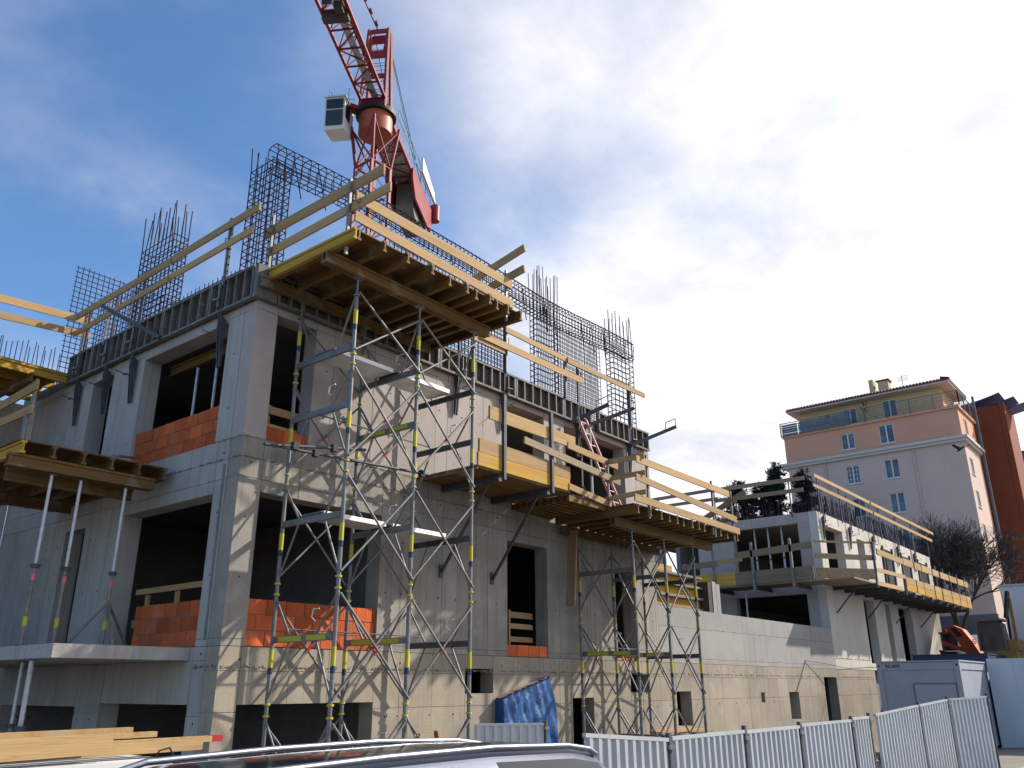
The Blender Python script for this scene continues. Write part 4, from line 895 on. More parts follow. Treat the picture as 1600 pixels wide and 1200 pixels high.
    # deep side plates round the ballast
    for s in (-1, 1):
        o = c + n * (s * .66) + up * (zt - .2)
        prof = [(4.6, .1), (5.2, .25), (9.8, .25), (9.8, -.15), (9.0, -1.35), (5.4, -1.35), (4.6, -.5)]
        vs = [o + d * u + up * v for u, v in prof] + [o + n * (s * .12) + d * u + up * v for u, v in prof]; k = len(prof)
        MB().add(vs, [tuple(range(k)), tuple(range(2 * k - 1, k - 1, -1))] + [(i, i + k, (i + 1) % k + k, (i + 1) % k) for i in range(k)]).build('side_plate', 'crane_red', cj)
    for i in range(2):
        o = c + d * (6.0 + 1.55 * i) + up * (zt - 2.1); prof = [(0, 0.3), (.45, 0), (1.0, 0), (1.35, .35), (1.35, 2.5), (0, 2.5)]
        vs = [o - n * .5 + d * u + up * v for u, v in prof] + [o + n * .5 + d * u + up * v for u, v in prof]; k = 6
        MB().add(vs, [tuple(range(k)), tuple(range(2 * k - 1, k - 1, -1))] + [(i2, i2 + k, (i2 + 1) % k + k, (i2 + 1) % k) for i2 in range(k)]).build('ballast_block', 'slab_concrete', cj)
    # cabinet, winch and hand rails on the counter jib
    o = c + d * 5.6 - n * .95 + up * (zt + .3)
    MB().add([o, o + d * 3.4, o + d * 3.0 + up * .55, o + up * .95, o - n * .12, o + d * 3.4 - n * .12, o + d * 3.0 + up * .55 - n * .12, o + up * .95 - n * .12],
             [(0, 3, 2, 1), (4, 5, 6, 7), (0, 1, 5, 4), (1, 2, 6, 5), (2, 3, 7, 6), (3, 0, 4, 7)]).build('sign_board', 'white_paint', cj)
    MB().tube(c + d * 9.6 - n * .9 + up * (zt - .5), c + d * 9.6 - n * .9 + up * (zt + .5), .3, 12).build('winch_drum', 'crane_red', cj)
    m = MB()
    for s in (-1, 1):
        for k in range(7):
            a = c + d * (1.2 + 1.25 * k) + n * (s * .8) + up * zt; m.tube(a, a + up * 1.1, .018, 5)
        for hh in (.55, 1.1): m.tube(c + d * 1.2 + n * (s * .8) + up * (zt + hh), c + d * 8.7 + n * (s * .8) + up * (zt + hh), .016, 5)
    m.build('hand_rail', 'railing_grey', cj)
    # stays
    m = MB(); m.tube(top + n * .1, c - d * 22 + up * (zt + 1.7), .035, 6); m.build('jib_stay', 'cable', t)
    for k in range(5): q = top.lerp(c - d * 22 + up * (zt + 1.7), .03 + .045 * k); MB().tube(q - (d * .16), q + (d * .16), .06, 6).build('stay_joint', 'crane_red', t)
    m = MB()
    for s in (-.55, .55): m.tube(top + n * s * .6, c + d * 8.2 + n * s + up * (zt + .2), .022, 5)
    m.tube(top + n * -.3, c + d * 5.0 - n * .75 + up * (zt + .3), .016, 5); m.build('counter_stay', 'cable', t)
    # cab hung at the side of the turntable, its front looking along the jib
    cb = part_empty('cab', t); o = c - d * .75 + n * 1.62 + up * (zt - 1.75); W_, L_, H_ = .49, .64, 1.78
    def P(u, v, w): return o + n * u - d * v + up * w
    shell = [(-W_, -L_, .2), (W_, -L_, .2), (W_, L_ * .9, .0), (-W_, L_ * .9, .0), (-W_, -L_, H_), (W_, -L_, H_), (W_, L_, H_), (-W_, L_, H_)]
    FQ = [(0, 3, 2, 1), (4, 5, 6, 7), (0, 1, 5, 4), (1, 2, 6, 5), (2, 3, 7, 6), (3, 0, 4, 7)]
    MB().add([P(*p) for p in shell], FQ).build('shell', 'white_paint', cb)
    def pane(ps): 
        pp = [P(*p) for p in ps]; nn = (pp[1] - pp[0]).cross(pp[2] - pp[0]).normalized() * .02
        MB().add([x - nn for x in pp] + [x + nn for x in pp], FQ).build('window', 'glass_dark', cb)
    pane([(-W_ + .08, L_ + .02, 1.15), (W_ - .08, L_ + .02, 1.15), (W_ - .08, L_ + .03, H_ - .12), (-W_ + .08, L_ + .03, H_ - .12)])
    pane([(-W_ + .08, L_ - .06 + .02, .22), (W_ - .08, L_ - .06 + .02, .22), (W_ - .08, L_ + .012, 1.05), (-W_ + .08, L_ + .012, 1.05)])
    for s in (-1, 1): pane([(s * (W_ + .015), L_ * .75, .75), (s * (W_ + .015), -.1, .75), (s * (W_ + .015), -.1, H_ - .15), (s * (W_ + .015), L_ * .8, H_ - .15)])
    MB().bar(P(-W_ - .04, .02, H_ + .045), P(W_ + .04, .02, H_ + .045), 2 * L_ + .12, .08).build('cab_roof', 'white_paint', cb)
    MB().bar(c + up * (zt - .2), o + up * (H_ + .1), .5, .22).build('cab_arm', 'crane_red', t)
    m = MB()
    for u, v in ((-W_, -L_), (W_, -L_), (W_, L_ * .3), (-W_, L_ * .3)): m.tube(P(u, v, H_), P(u, v, H_ + .85), .016, 5)
    for hh in (.45, .85): m.path([P(-W_, -L_, H_ + hh), P(W_, -L_, H_ + hh), P(W_, L_ * .3, H_ + hh)], .014, 5)
    m.build('hand_rail', 'railing_grey', cb)
crane()

# ------------------------------------------------------------------ apartment house
def window(parent, axis, at, a0, a1, z0, z1, sgn=-1, grille=False, curtain=True):
    def bx(b0, b1, d0, d1, c0, c1):
        m = MB(); y0, y1 = at + sgn * d0, at + sgn * d1
        return m.box(y0, y1, b0, b1, c0, c1) if axis == 'y' else m.box(b0, b1, y0, y1, c0, c1)
    w = bx(a0, a1, -.14, -.12, z0, z1).build('window', 'window_glass', parent)
    f = .07; m = MB()
    for b0, b1, c0, c1 in ((a0, a0 + f, z0, z1), (a1 - f, a1, z0, z1), ((a0 + a1) / 2 - f * .7, (a0 + a1) / 2 + f * .7, z0 + f, z1 - f), (a0 + f, a1 - f, z0, z0 + f), (a0 + f, a1 - f, z1 - f, z1)):
        q = bx(b0, b1, -.118, -.05, c0, c1); m.add(q.v, q.f)
    if grille:
        for k in range(1, 4):
            zz = z0 + (z1 - z0) * k / 4; q = bx(a0 + f, a1 - f, -.115, -.08, zz - .015, zz + .015); m.add(q.v, q.f)
        for k in (1, 3):
            aa = a0 + (a1 - a0) * k / 4; q = bx(aa - .015, aa + .015, -.113, -.079, z0 + f, z1 - f); m.add(q.v, q.f)
    m.build('frame', 'window_white', w)
    bx(a0 - .06, a1 + .06, -.05, .07, z0 - .07, z0 - .01).build('sill', 'window_white', w)
    if curtain and rnd() < .6: bx(a0 + f, a0 + (a1 - a0) * ru(.3, .5), -.30, -.28, z0 + f, z1 - f).build('curtain', 'curtain', w)
def wallbox(parent, name, mat, axis, at, a0, a1, z0, z1, ops, thick=.3, sgn=1):
    lines = sorted({a0, a1} | {e for o in ops for e in o[:2]}); m = MB()
    for b0, b1 in zip(lines[:-1], lines[1:]):
        mid = (b0 + b1) / 2; zz = sorted({z0, z1} | {e for o in ops if o[0] < mid < o[1] for e in o[2:4]})
        for c0, c1 in zip(zz[:-1], zz[1:]):
            if any(o[0] < mid < o[1] and o[2] < (c0 + c1) / 2 < o[3] for o in ops): continue
            if axis == 'y': m.box(at, at + sgn * thick, b0, b1, c0, c1)
            else: m.box(b0, b1, at, at + sgn * thick, c0, c1)
    return m.build(name, mat, parent)
def apartment():
    X = 58.0; Y0, Y1 = -.38, 12.55
    t = thing('apartment_house', 'tall apartment house with grey lower walls, pink and yellow top floors and red tile eaves', 'building', (X, 6, 3))
    wins = [(7.06, 8.08, 17.27, 18.68, 1), (4.18, 5.23, 17.27, 18.72, 0), (7.0, 7.95, 14.7, 16.1, 0), (4.16, 5.22, 14.68, 16.16, 0), (7.0, 7.95, 12.2, 13.5, 0), (4.2, 5.25, 12.2, 13.5, 0), (4.2, 5.25, 9.6, 11.0, 0)]
    wallbox(t, 'wall', 'apartment_grey', 'y', X, Y0, Y1, 7.2, 19.2, [w[:4] for w in wins])
    for w in wins: window(t, 'y', X, *w[:4], grille=bool(w[4]))
    wallbox(t, 'plinth', 'plinth_grey', 'y', X - .05, Y0 - .05, Y1, 2.8, 7.2, [])
    side = [(58.9, 59.9, 17.0, 18.2), (58.9, 59.9, 14.6, 15.8), (58.9, 59.9, 12.2, 13.4)]
    wallbox(t, 'side_wall', 'apartment_grey', 'x', Y0, X + .302, 63.2, 2.8, 19.2, side); 
    for w in side: window(t, 'x', Y0, *w, sgn=-1)
    pinkw = [(7.09, 8.14, 20.0, 21.28), (4.18, 5.27, 19.98, 21.45)]
    wallbox(t, 'upper_wall', 'apartment_pink', 'y', X + .04, Y0 + .02, Y1 + .1, 19.62, 21.74, pinkw)
    for w in pinkw: window(t, 'y', X + .04, *w)
    pside = [(59.5, 60.5, 20.0, 21.3)]
    wallbox(t, 'upper_side_wall', 'apartment_pink', 'x', Y0 + .02, X + .342, 63.2, 19.62, 21.74, pside)
    for w in pside: window(t, 'x', Y0 + .02, *w)
    # cornice in two steps and the balcony edge above
    MB().box(X - .22, 63.4, Y0 - .22, Y1 + .45, 19.2, 19.4).build('cornice', 'cornice', t); MB().box(X - .36, 63.5, Y0 - .36, Y1 + .6, 19.402, 19.6).build('cornice', 'cornice', t)
    MB().box(X - .10, 63.4, Y0 - .12, Y1 + .2, 21.742, 21.95).build('terrace_slab', 'apartment_pink', t)
    attw = [(3.95, 5.0, 21.96, 23.67), (7.0, 8.05, 21.96, 23.58)]
    Xa = X + 1.2
    wallbox(t, 'attic_wall', 'apartment_yellow', 'y', Xa, .7, 11.6, 21.952, 24.0, attw)
    for w in attw: window(t, 'y', Xa, *w)
    wallbox(t, 'attic_side_wall', 'apartment_yellow', 'x', .7, Xa + .302, 63.2, 21.952, 24.0, [])
    # low hipped roof with a tile edge
    e0, e1, f0, f1 = Xa - 1.05, 64.0, -.1, 12.3
    MB().add([(e0, f0, 24.1), (e1, f0, 24.1), (e1, f1, 24.1), (e0, f1, 24.1), (e0 + 3, f0 + 3, 25.0), (e1, f0 + 3, 25.0), (e1, f1 - 3, 25.0), (e0 + 3, f1 - 3, 25.0)], [(0, 3, 2, 1), (4, 5, 6, 7), (0, 1, 5, 4), (1, 2, 6, 5), (2, 3, 7, 6), (3, 0, 4, 7)]).build('roof', 'roof_tile', t)
    MB().box(e0 + .03, e1, f0 + .03, f1 - .03, 23.9, 24.0).build('eaves_board', 'cornice', t); MB().box(e0 - .01, e1, f0 - .01, f1 + .01, 24.002, 24.098).build('gutter', 'roof_tile', t)
    rf = MB(); y = f0
    while y < f1: rf.tube((e0 - .02, y, 24.13), (e0 + .5, y, 24.28), .085, 6); y += .24
    x = e0
    while x < e1: rf.tube((x, f0 - .02, 24.13), (x, f0 + .5, 24.28), .085, 6); x += .24
    rf.build('tile_edge', 'roof_tile', t)['kind'] = 'stuff'
    for y, hh, wd in ((5.9, 26.0, .35), (5.0, 25.7, .8)):
        MB().box(Xa + 1.2, Xa + 2.0, y - wd / 2, y + wd / 2, 24.2, hh).build('chimney', 'apartment_yellow', t)
    MB().box(Xa + 1.1, Xa + 2.1, 4.5, 5.5, 25.702, 25.8).build('chimney_cap', 'roof_tile', t)
    m = MB(); m.tube((Xa + 1.5, 3.6, 24.3), (Xa + 1.5, 3.6, 26.0), .025, 5)
    for k in range(4): m.tube((Xa + 1.5, 3.1, 25.5 + .12 * k), (Xa + 1.5, 4.0, 25.45 + .12 * k), .015, 4)
    m.build('antenna', 'railing_grey', t)
    # terrace railing: posts, rods, and slatted screens on the left half
    def rail(pts):
        for a, b in zip(pts[:-1], pts[1:]):
            a, b = Vector(a), Vector(b); L = (b - a).length; k = max(2, round(L / 1.6)); m = MB()
            for i in range(k + 1): q = a.lerp(b, i / k); m.bar(q, q + Vector((0, 0, 1.1)), .07, .07)
            m.build('railing_post', 'railing_grey', t); m = MB()
            for hh in (.12, .28, .44, .60, .76, .92): m.tube(a + Vector((0, 0, hh)), b + Vector((0, 0, hh)), .018, 4)
            m.bar(a + Vector((0, 0, 1.1)), b + Vector((0, 0, 1.1)), .06, .05); m.build('railing_rod', 'railing_grey', t)
    zt = 21.86
    rail([(X - .18, Y0 - .2, zt), (X - .18, Y1 + .22, zt)]); rail([(X - .18, Y0 - .2, zt), (63.2, Y0 - .2, zt)])
    for k in range(4):
        y0 = 7.2 + k * 1.37
        for j in range(5): MB().box(X - .24, X - .205, y0 + .04, y0 + 1.33, zt + .05 + .19 * j, zt + .21 + .19 * j).build('screen_slat', 'railing_grey', t)
    MB().bar((X - .1, Y0 + .02, 19.19), (X - .1, Y0 + .02, 19.2), .1, .1)
    for y in (3.05, 9.6): MB().tube((X - .06, y, 7.3), (X - .06, y, 19.19), .06, 8).build('downpipe', 'apartment_grey', t)
    MB().tube((63.3, Y0 - .25, 4), (63.3, Y0 - .25, 23.9), .09, 8).build('downpipe', 'railing_grey', t)
    m = MB()
    for y, hh, r in ((9.0, .9, .22), (8.4, .7, .16), (6.1, 1.3, .34)):
        for k in range(60):
            a, b, q = ru(0, 6.28), ru(-1, 1), ru(.3, 1); p = Vector((X + .25 + r * q * math.cos(a) * .6, y + r * q * math.sin(a), zt + hh + r * b * 1.2))
            m.add([p, p + Vector((ru(-.1, .1), ru(-.12, .12), ru(.02, .14))), p + Vector((ru(-.1, .1), ru(-.12, .12), ru(-.1, .1)))], [(0, 1, 2)])
        m.tube((X + .25, y, zt), (X + .25, y, zt + hh), .02, 4)
    m.build('x', 'needles').name = 'terrace_plants'
    tag(bpy.data.objects['terrace_plants'], 'dark potted plants on the roof terrace of the apartment house', 'plant', None, 'stuff')
apartment()
def stair_tower():
    t = thing('stair_tower', 'rust-red stair tower with a curved blue roof at the right edge', 'building', (67, -2, 3))
    MB().box(66.2, 66.5, -1.85, 1.2, 3, 23.75).build('front_wall', 'tower_red', t)
    MB().box(66.15, 70.5, -2.25, -1.86, 3, 23.9).build('side_wall', 'tower_red', t)
    MB().box(66.52, 72, -1.84, 1.1, 3, 23.6).build('core', 'tower_red', t)
    for k, (x0, zz, w) in enumerate(((65.6, 24.0, 3.2), (66.6, 23.75, 3.9), (67.4, 23.4, 4.6))):
        pts = [(1.6 - w * 1.0 * i / 8 * 1.18, zz + .55 * (i / 8) ** 2) for i in range(9)]
        poly = pts + [(y, z - .16 + .1 * i / 8) for i, (y, z) in list(enumerate(pts))[::-1]]
        MB().prism(poly, 'x', x0, x0 + 2.2).build('roof_blade', 'roof_blue', t)
    t2 = thing('apartment_block', 'further apartment block seen behind the rust-red stair tower', 'building', (74, -1, 3))
    wins = [(73.4 + 2.4 * k, 74.4 + 2.4 * k, z, z + 1.3) for k in range(4) for z in (9.4, 12.3, 15.2)]
    wallbox(t2, 'wall', 'apartment_grey', 'x', -2.2, 72.5, 84, 3, 17.6, wins); MB().box(72.5, 84, -1.6, 5, 3, 17.6).build('core', 'apartment_grey', t2); MB().box(72.3, 84, -2.4, 5, 17.62, 18.0).build('cornice', 'cornice', t2)
    MB().box(72.6, 84, -2.1, 5, 18.02, 20.2).build('upper_wall', 'apartment_pink', t2); MB().box(72.4, 84, -2.4, 5, 20.22, 21.2).build('roof', 'railing_grey', t2)
    for w in wins: window(t2, 'x', -2.2, *w, sgn=-1, curtain=False)
stair_tower()

# ------------------------------------------------------------------ trees
def conifer(label, x, y, z0, h, r, seed, pine=True):
    rs = random.Random(seed); t = thing('conifer_tree', label, 'tree', (x, y, z0), 'dark conifers behind the far wing')
    MB().tube((x, y, z0), (x + .1, y, z0 + h * .97), h * .018, 7, r2=.03).build('trunk', 'bark', t)
    br = MB(); lf = MB()
    n = int(h * 6)
    for i in range(n):
        f = i / n; z = z0 + h * (.22 + .76 * f); L = r * (1 - f) ** .75 * rs.uniform(.55, 1.1) + .18; a = rs.uniform(0, 6.283)
        d = Vector((math.cos(a), math.sin(a), rs.uniform(.0, .45))).normalized(); p = Vector((x, y, z)); q = p + d * L
        br.tube(p, q, .03, 4, r2=.01)
        for k in range(int(8 + L * 20)):
            c = p.lerp(q, rs.uniform(.25, 1.05)) + Vector((rs.gauss(0, .14), rs.gauss(0, .14), rs.gauss(.05, .12)))
            for j in range(7):                           # a tuft of needles
                e = Vector((rs.gauss(0, 1), rs.gauss(0, 1), rs.gauss(.5, .9))).normalized() * rs.uniform(.22, .42); s = e.orthogonal().normalized() * rs.uniform(.035, .07)
                lf.add([c - s, c + s, c + e], [(0, 1, 2)])
    br.build('branches', 'bark', t); lf.build('crown', 'needles', t)['kind'] = 'stuff'
conifer('tallest dark conifer above the far wing roof', 51.5, 11.1, 5.0, 13.2, 3.0, 3)
conifer('conifer just right of the tallest one, beside the grey apartment wall', 52.3, 9.6, 5.0, 12.6, 2.6, 4)
conifer('broad conifer at the left end of the group, by the right-hand table', 50.0, 13.6, 5.0, 12.0, 3.7, 5)
conifer('lowest conifer in the middle of the group', 51.0, 12.3, 5.0, 11.8, 3.5, 6)
def bare_tree(label, x, y, z0):
    rs = random.Random(21); t = thing('bare_tree', label, 'tree', (x, y, z0)); tr = MB(); tw = MB()
    def grow(p, d, L, r, lvl):
        pts = [p]; dd = d.copy(); seg = 4 if lvl < 3 else 3
        for i in range(seg):
            dd = (dd + Vector((rs.gauss(0, .16), rs.gauss(0, .16), rs.gauss(.03, .12)))).normalized(); pts.append(pts[-1] + dd * (L / seg))
        for i in range(seg):
            (tr if lvl < 3 else tw).tube(pts[i], pts[i + 1], max(.011, r * (1 - .5 * i / seg)), 6 if lvl < 2 else 3, r2=max(.009, r * (1 - .5 * (i + 1) / seg)), caps=False)
        if lvl >= 5: return
        k = (3, 4, 5, 6, 6)[lvl]
        for i in range(k):
            q = pts[min(seg, 1 + int(rs.uniform(.25, 1) * seg))]
            a = rs.uniform(0, 6.283); s = dd.orthogonal().normalized(); s = (s * math.cos(a) + dd.cross(s) * math.sin(a)) * rs.uniform(.5, 1.0)
            grow(q, (dd + s + Vector((0, 0, .12))).normalized(), L * rs.uniform(.55, .8), r * .58, lvl + 1)
        grow(pts[-1], dd, L * .7, r * .6, lvl + 1)
    for a in (.3, 1.7, 3.2, 4.6):
        grow(Vector((x + .1 * math.cos(a), y + .1 * math.sin(a), z0)), Vector((math.cos(a) * .36, math.sin(a) * .36, 1)).normalized(), 2.65, .12, 1)
    tr.build('trunk', 'bark', t); tw.build('crown', 'bark', t)['kind'] = 'stuff'
bare_tree('leafless many-stemmed tree in front of the apartment house', 49.6, .25, 5.7)

# ------------------------------------------------------------------ walls, containers and machines at the right
m = MB(); m.box(28.0, 28.4, -14, -4.97, .2, 3.60); tag(m.build('retaining_wall', 'white_wall'), 'bluish white rendered wall at the right edge beside the fence', 'wall')
m = MB(); m.box(42, 42.3, -14, -3.5, 2.8, 7.4); tag(m.build('white_house_wall', 'white_wall_far'), 'tall bright white wall behind the machines at the right edge', 'wall')
m = MB()
m.box(41.94, 42.36, -14, -3.44, 7.402, 7.5)
tag(m.build('wall_coping', 'zinc'), 'grey coping on top of the tall white wall', 'coping')
def container(label, x0, x1, y0, y1, z0, z1, mat, number=None, top='white_paint'):
    t = thing('site_container', label, 'container', ((x0 + x1) / 2, (y0 + y1) / 2, z0), 'site containers')
    MB().box(x0 + .05, x1 - .05, y0 + .05, y1 - .05, z0 + .1, z1 - .1).build('body', mat, t)
    for x in (x0, x1 - .16):
        for y in (y0, y1 - .16): MB().box(x, x + .16, y, y + .16, z0, z1).build('corner_post', mat, t)
    m = MB()
    for y in (y0 + .02, y1 - .18): m.box(x0 + .162, x1 - .162, y, y + .16, z1 - .24, z1 - .01)
    for x in (x0 + .02, x1 - .18): m.box(x, x + .16, y0 + .162, y1 - .162, z1 - .24, z1 - .01); m.box(x, x + .16, y0 + .162, y1 - .162, z0 + .01, z0 + .16)
    m.build('rail', mat, t)
    MB().box(x0 - .01, x1 + .01, y0 - .01, y1 + .01, z1 + .003, z1 + .05).build('roof', top, t)
    m = MB()
    for y in (y0 + .08, y1 - .08): m.disc((x0 - .008, y, z1 - .1), (1, 0, 0), .035, .02, 8)
    m.build('corner_casting', 'hole_shade', t)
    return t
CT = container('blue-grey site container standing behind the sheet metal fence', 24.0, 30.0, -4.93, -2.32, .62, 3.44, 'container', top='container')
for a0, a1 in ((-4.72, -3.45),):
    m = MB(); w = .03
    m.box(24.02, 24.045, a0, a1, .8, 2.74); m.build('door', 'container', CT)
    m = MB(); m.box(24.005, 24.04, a0 - w, a0 - .002, .8, 2.74 + w); m.box(24.005, 24.04, a1 + .002, a1 + w, .8, 2.74 + w); m.box(24.005, 24.04, a0, a1, 2.742, 2.74 + w); m.build('door_frame', 'railing_grey', CT)
def digits(text, parent, x, y, z, h):
    SEG = {'0': 'abcdef', '1': 'bc', '2': 'abged', '3': 'abgcd', '4': 'fgbc', '5': 'afgcd', '6': 'afgedc', '7': 'abc', '8': 'abcdefg', '9': 'abcdfg'}
    w = h * .55; th = h * .16; m = MB()
    for i, ch in enumerate(text):
        o = y - i * w * 1.45
        R_ = dict(a=(0, w, h - th, h), d=(0, w, 0, th), g=(0, w, h / 2 - th / 2, h / 2 + th / 2), f=(0, th, h / 2, h), e=(0, th, 0, h / 2), b=(w - th, w, h / 2, h), c=(w - th, w, 0, h / 2))
        for s in SEG[ch]:
            u0, u1, v0, v1 = R_[s]; m.box(x, x + .006, o - u1, o - u0, z + v0, z + v1)
    m.build('painted_number', 'number_black', parent)
digits('951044', CT, 24.010, -2.62, 3.27, .10)
container('dark blue roofed container behind the blue-grey one', 35.6, 41.0, -3.6, -.5, 1.5, 3.98, 'container_blue', top='container_blue')
def cyl(c, ax, r, t, n=14): return MB().tube(Vector(c) - Vector(ax) * t / 2, Vector(c) + Vector(ax) * t / 2, r, n)
def loader():
    x, y, z = 41.0, -1.55, 3.0
    t = thing('orange_loader', 'orange compact loader parked behind the containers', 'machine', (x, y, z))
    prof = [(-1.0, 4.0), (-.15, 3.95), (.15, 3.55), (.10, 4.5), (-.35, 5.35), (-1.15, 5.45), (-1.25, 5.0)]
    prof = [(-2.6, 3.6), (-2.15, 3.45), (-1.9, 3.9), (-2.0, 4.4), (-1.4, 5.1), (-.85, 5.35), (-.65, 5.0), (-1.3, 4.55)]
    MB().prism([(-2.45, 4.0), (-2.1, 3.9), (-1.75, 4.15), (-1.4, 4.9), (-1.0, 5.45), (-1.35, 5.55), (-1.75, 5.35), (-2.1, 4.75)], 'x', x - .5, x + .4).build('body', 'excavator_orange', t)
    MB().prism([(-1.72, 5.05), (-1.5, 4.95), (-1.22, 5.38), (-1.42, 5.46)], 'x', x - .52, x - .498).build('vent', 'black', t)
    MB().box(x - .45, x + .8, -1.3, -.55, 3.3, 4.3).build('chassis', 'black', t)
    MB().bar((x - .3, -1.9, 4.25), (x - .3, -.7, 4.75), .2, .2).build('lift_arm', 'excavator_orange', t); MB().bar((x - .35, -1.6, 4.05), (x - .35, -.5, 4.35), .08, .1).build('lift_cylinder', 'red_clip', t)
    MB().box(x - .1, x + .7, -1.35, -.6, 4.35, 5.15).build('cab', 'glass_dark', t); MB().box(x - .15, x + .75, -1.4, -.55, 5.16, 5.26).build('cab_roof', 'excavator_orange', t)
    MB().box(x + .1, x + .25, -.85, -.7, 5.27, 5.42).build('beacon', 'excavator_orange', t)
    for yy in (-2.2, -.9):
        w = cyl((x - .45, yy, 3.42), (1, 0, 0), .42, .28).build('wheel', 'rubber', t); cyl((x - .60, yy, 3.42), (1, 0, 0), .2, .03).build('rim', 'excavator_orange', w)
    digits('151', t, x - .515, -1.95, 4.62, .22)
loader()
def excavator():
    x, y, z = 40.2, -3.2, 3.0
    t = thing('black_excavator', 'excavator with dark cab and raised arm next to the tall white wall', 'machine', (x, y, z))
    MB().box(x - .6, x + 1.2, -4.1, -2.7, 3.85, 4.25).build('deck', 'excavator_yellow', t)
    MB().prism([(-2.62, 4.25), (-3.72, 4.25), (-3.66, 5.5), (-3.5, 5.62), (-2.72, 5.62), (-2.6, 5.45)], 'x', x - .6, x + .6).build('cab', 'glass_dark', t)
    for yy, zz in ((-2.60, 5.5), (-3.74, 5.45)): MB().bar((x - .62, yy, 4.25), (x - .62, yy, zz), .06, .08).build('cab_post', 'frame_steel', t)
    MB().box(x - .66, x + .66, -3.72, -2.58, 5.622, 5.72).build('cab_roof', 'frame_steel', t)
    MB().box(x - .4, x + 1.3, -4.2, -3.76, 4.252, 4.75).build('engine_hood', 'excavator_yellow', t)
    MB().bar((x + .2, -4.05, 4.4), (x - .5, -4.2, 6.7), .13, .18).build('boom', 'excavator_yellow', t); MB().bar((x - .5, -4.18, 6.95), (x - .9, -3.98, 5.7), .13, .17).build('arm', 'black', t)
    MB().tube((x + .05, -3.86, 4.8), (x - .35, -4.0, 6.3), .05, 8).build('boom_cylinder', 'black', t)
    for s in (-4.15, -2.95): MB().prism([(x - 1.1, 3.02), (x + 1.3, 3.02), (x + 1.55, 3.3), (x + 1.3, 3.65), (x - 1.1, 3.65), (x - 1.35, 3.3)], 'y', s, s + .4).build('track', 'rubber', t)
excavator()

# ------------------------------------------------------------------ sheet metal fence
def fence_panel(p, q, zt, h, label, ribs=11, lean=0.0, mat='zinc', drop=0.0):
    p, q = Vector((p[0], p[1], 0)), Vector((q[0], q[1], 0)); d = (q - p); L = d.length; d.normalize(); n = Vector((d.y, -d.x, 0))
    zb = zt - h
    t = thing('fence_panel', label, 'fence panel', (p.x, p.y, zb), 'sheet metal fence panels')
    def P(a, o, f): return p + d * a + n * (o + lean * (1 - f)) + Vector((0, 0, zb + h * f - drop * a / L))
    m = MB(); pr = [(0, 0)]; w = (L - .04) / ribs
    for i in range(ribs):
        a = .02 + i * w; pr += [(a + w * .08, 0), (a + w * .22, -.035), (a + w * .55, -.035), (a + w * .69, 0)]
    pr.append((L, 0)); k = len(pr)
    vs = [P(a, -o, f) for f in (.02, .97) for a, o in pr]
    m.add(vs, [(i, i + 1, i + 1 + k, i + k) for i in range(k - 1)])
    vs2 = [P(a, -o - .003, f) for f in (.02, .97) for a, o in pr]; m.add(vs2, [(i + k, i + 1 + k, i + 1, i) for i in range(k - 1)])
    m.build('sheet', mat, t)
    MB().bar(P(0, .0, .985), P(L, .0, .985), .05, .045).build('top_rail', mat, t); MB().bar(P(0, .0, .01), P(L, .0, .01), .05, .045).build('bottom_rail', mat, t)
    MB().bar(P(L + .03, 0, 0), P(L + .03, 0, 1.03), .055, .055).build('post', 'dull_steel', t)
    MB().box(P(L, 0, .95).x - .04, P(L, 0, .95).x + .1, P(L, 0, .95).y - .06, P(L, 0, .95).y - .03, P(L, 0, .95).z - .05, P(L, 0, .95).z + .0).build('clip', 'steel', t)
    return t
fence_panel((.86, -6.02), (2.72, -6.02), 2.22, 1.8, 'tilted sheet metal fence panel beside the car, sloping down to the right', 10, drop=.13)
fence_panel((2.85, -6.0), (5.02, -6.0), 2.10, 1.8, 'first sheet metal fence panel of the straight run, right of the tilted one', 12)
fence_panel((5.1, -6.0), (7.15, -6.0), 2.09, 1.8, 'second sheet metal fence panel of the straight run', 11)
fence_panel((7.25, -6.0), (9.72, -6.0), 2.11, 1.8, 'third sheet metal fence panel of the straight run', 12)
fence_panel((9.8, -6.0), (10.84, -5.98), 2.14, 1.8, 'short fence panel just left of the gap in the fence', 6)
fence_panel((11.15, -6.02), (14.4, -6.0), 2.17, 1.85, 'sheet metal fence panel right of the gap in the fence', 15, drop=-.12)
fence_panel((14.5, -6.0), (17.1, -6.0), 2.29, 1.85, 'sheet metal fence panel second from the white wall', 11, drop=-.09)
fence_panel((17.22, -6.02), (19.1, -6.52), 2.39, 1.9, 'fence panel at the right end next to the white wall', 10, drop=-.05)
fence_panel((5.3, -.45), (6.3, -1.35), 2.05, 1.2, 'pale ribbed metal panel standing in front of the blue tarpaulin', 8, mat='white_paint')
m = MB(); random.seed(11)
for i in range(60):
    a = ru(0, 6.28); p = Vector((10.95 + ru(-.15, .15), -5.7 + ru(-.3, .3), .25 + ru(0, 1.3))); m.tube(p, p + Vector((ru(-.2, .2), ru(-.2, .2), ru(-.2, .2))), .012, 4)
tag(m.build('wire_scrap', 'zinc'), 'heap of loose wire in the gap of the fence', 'wire', None, 'stuff')

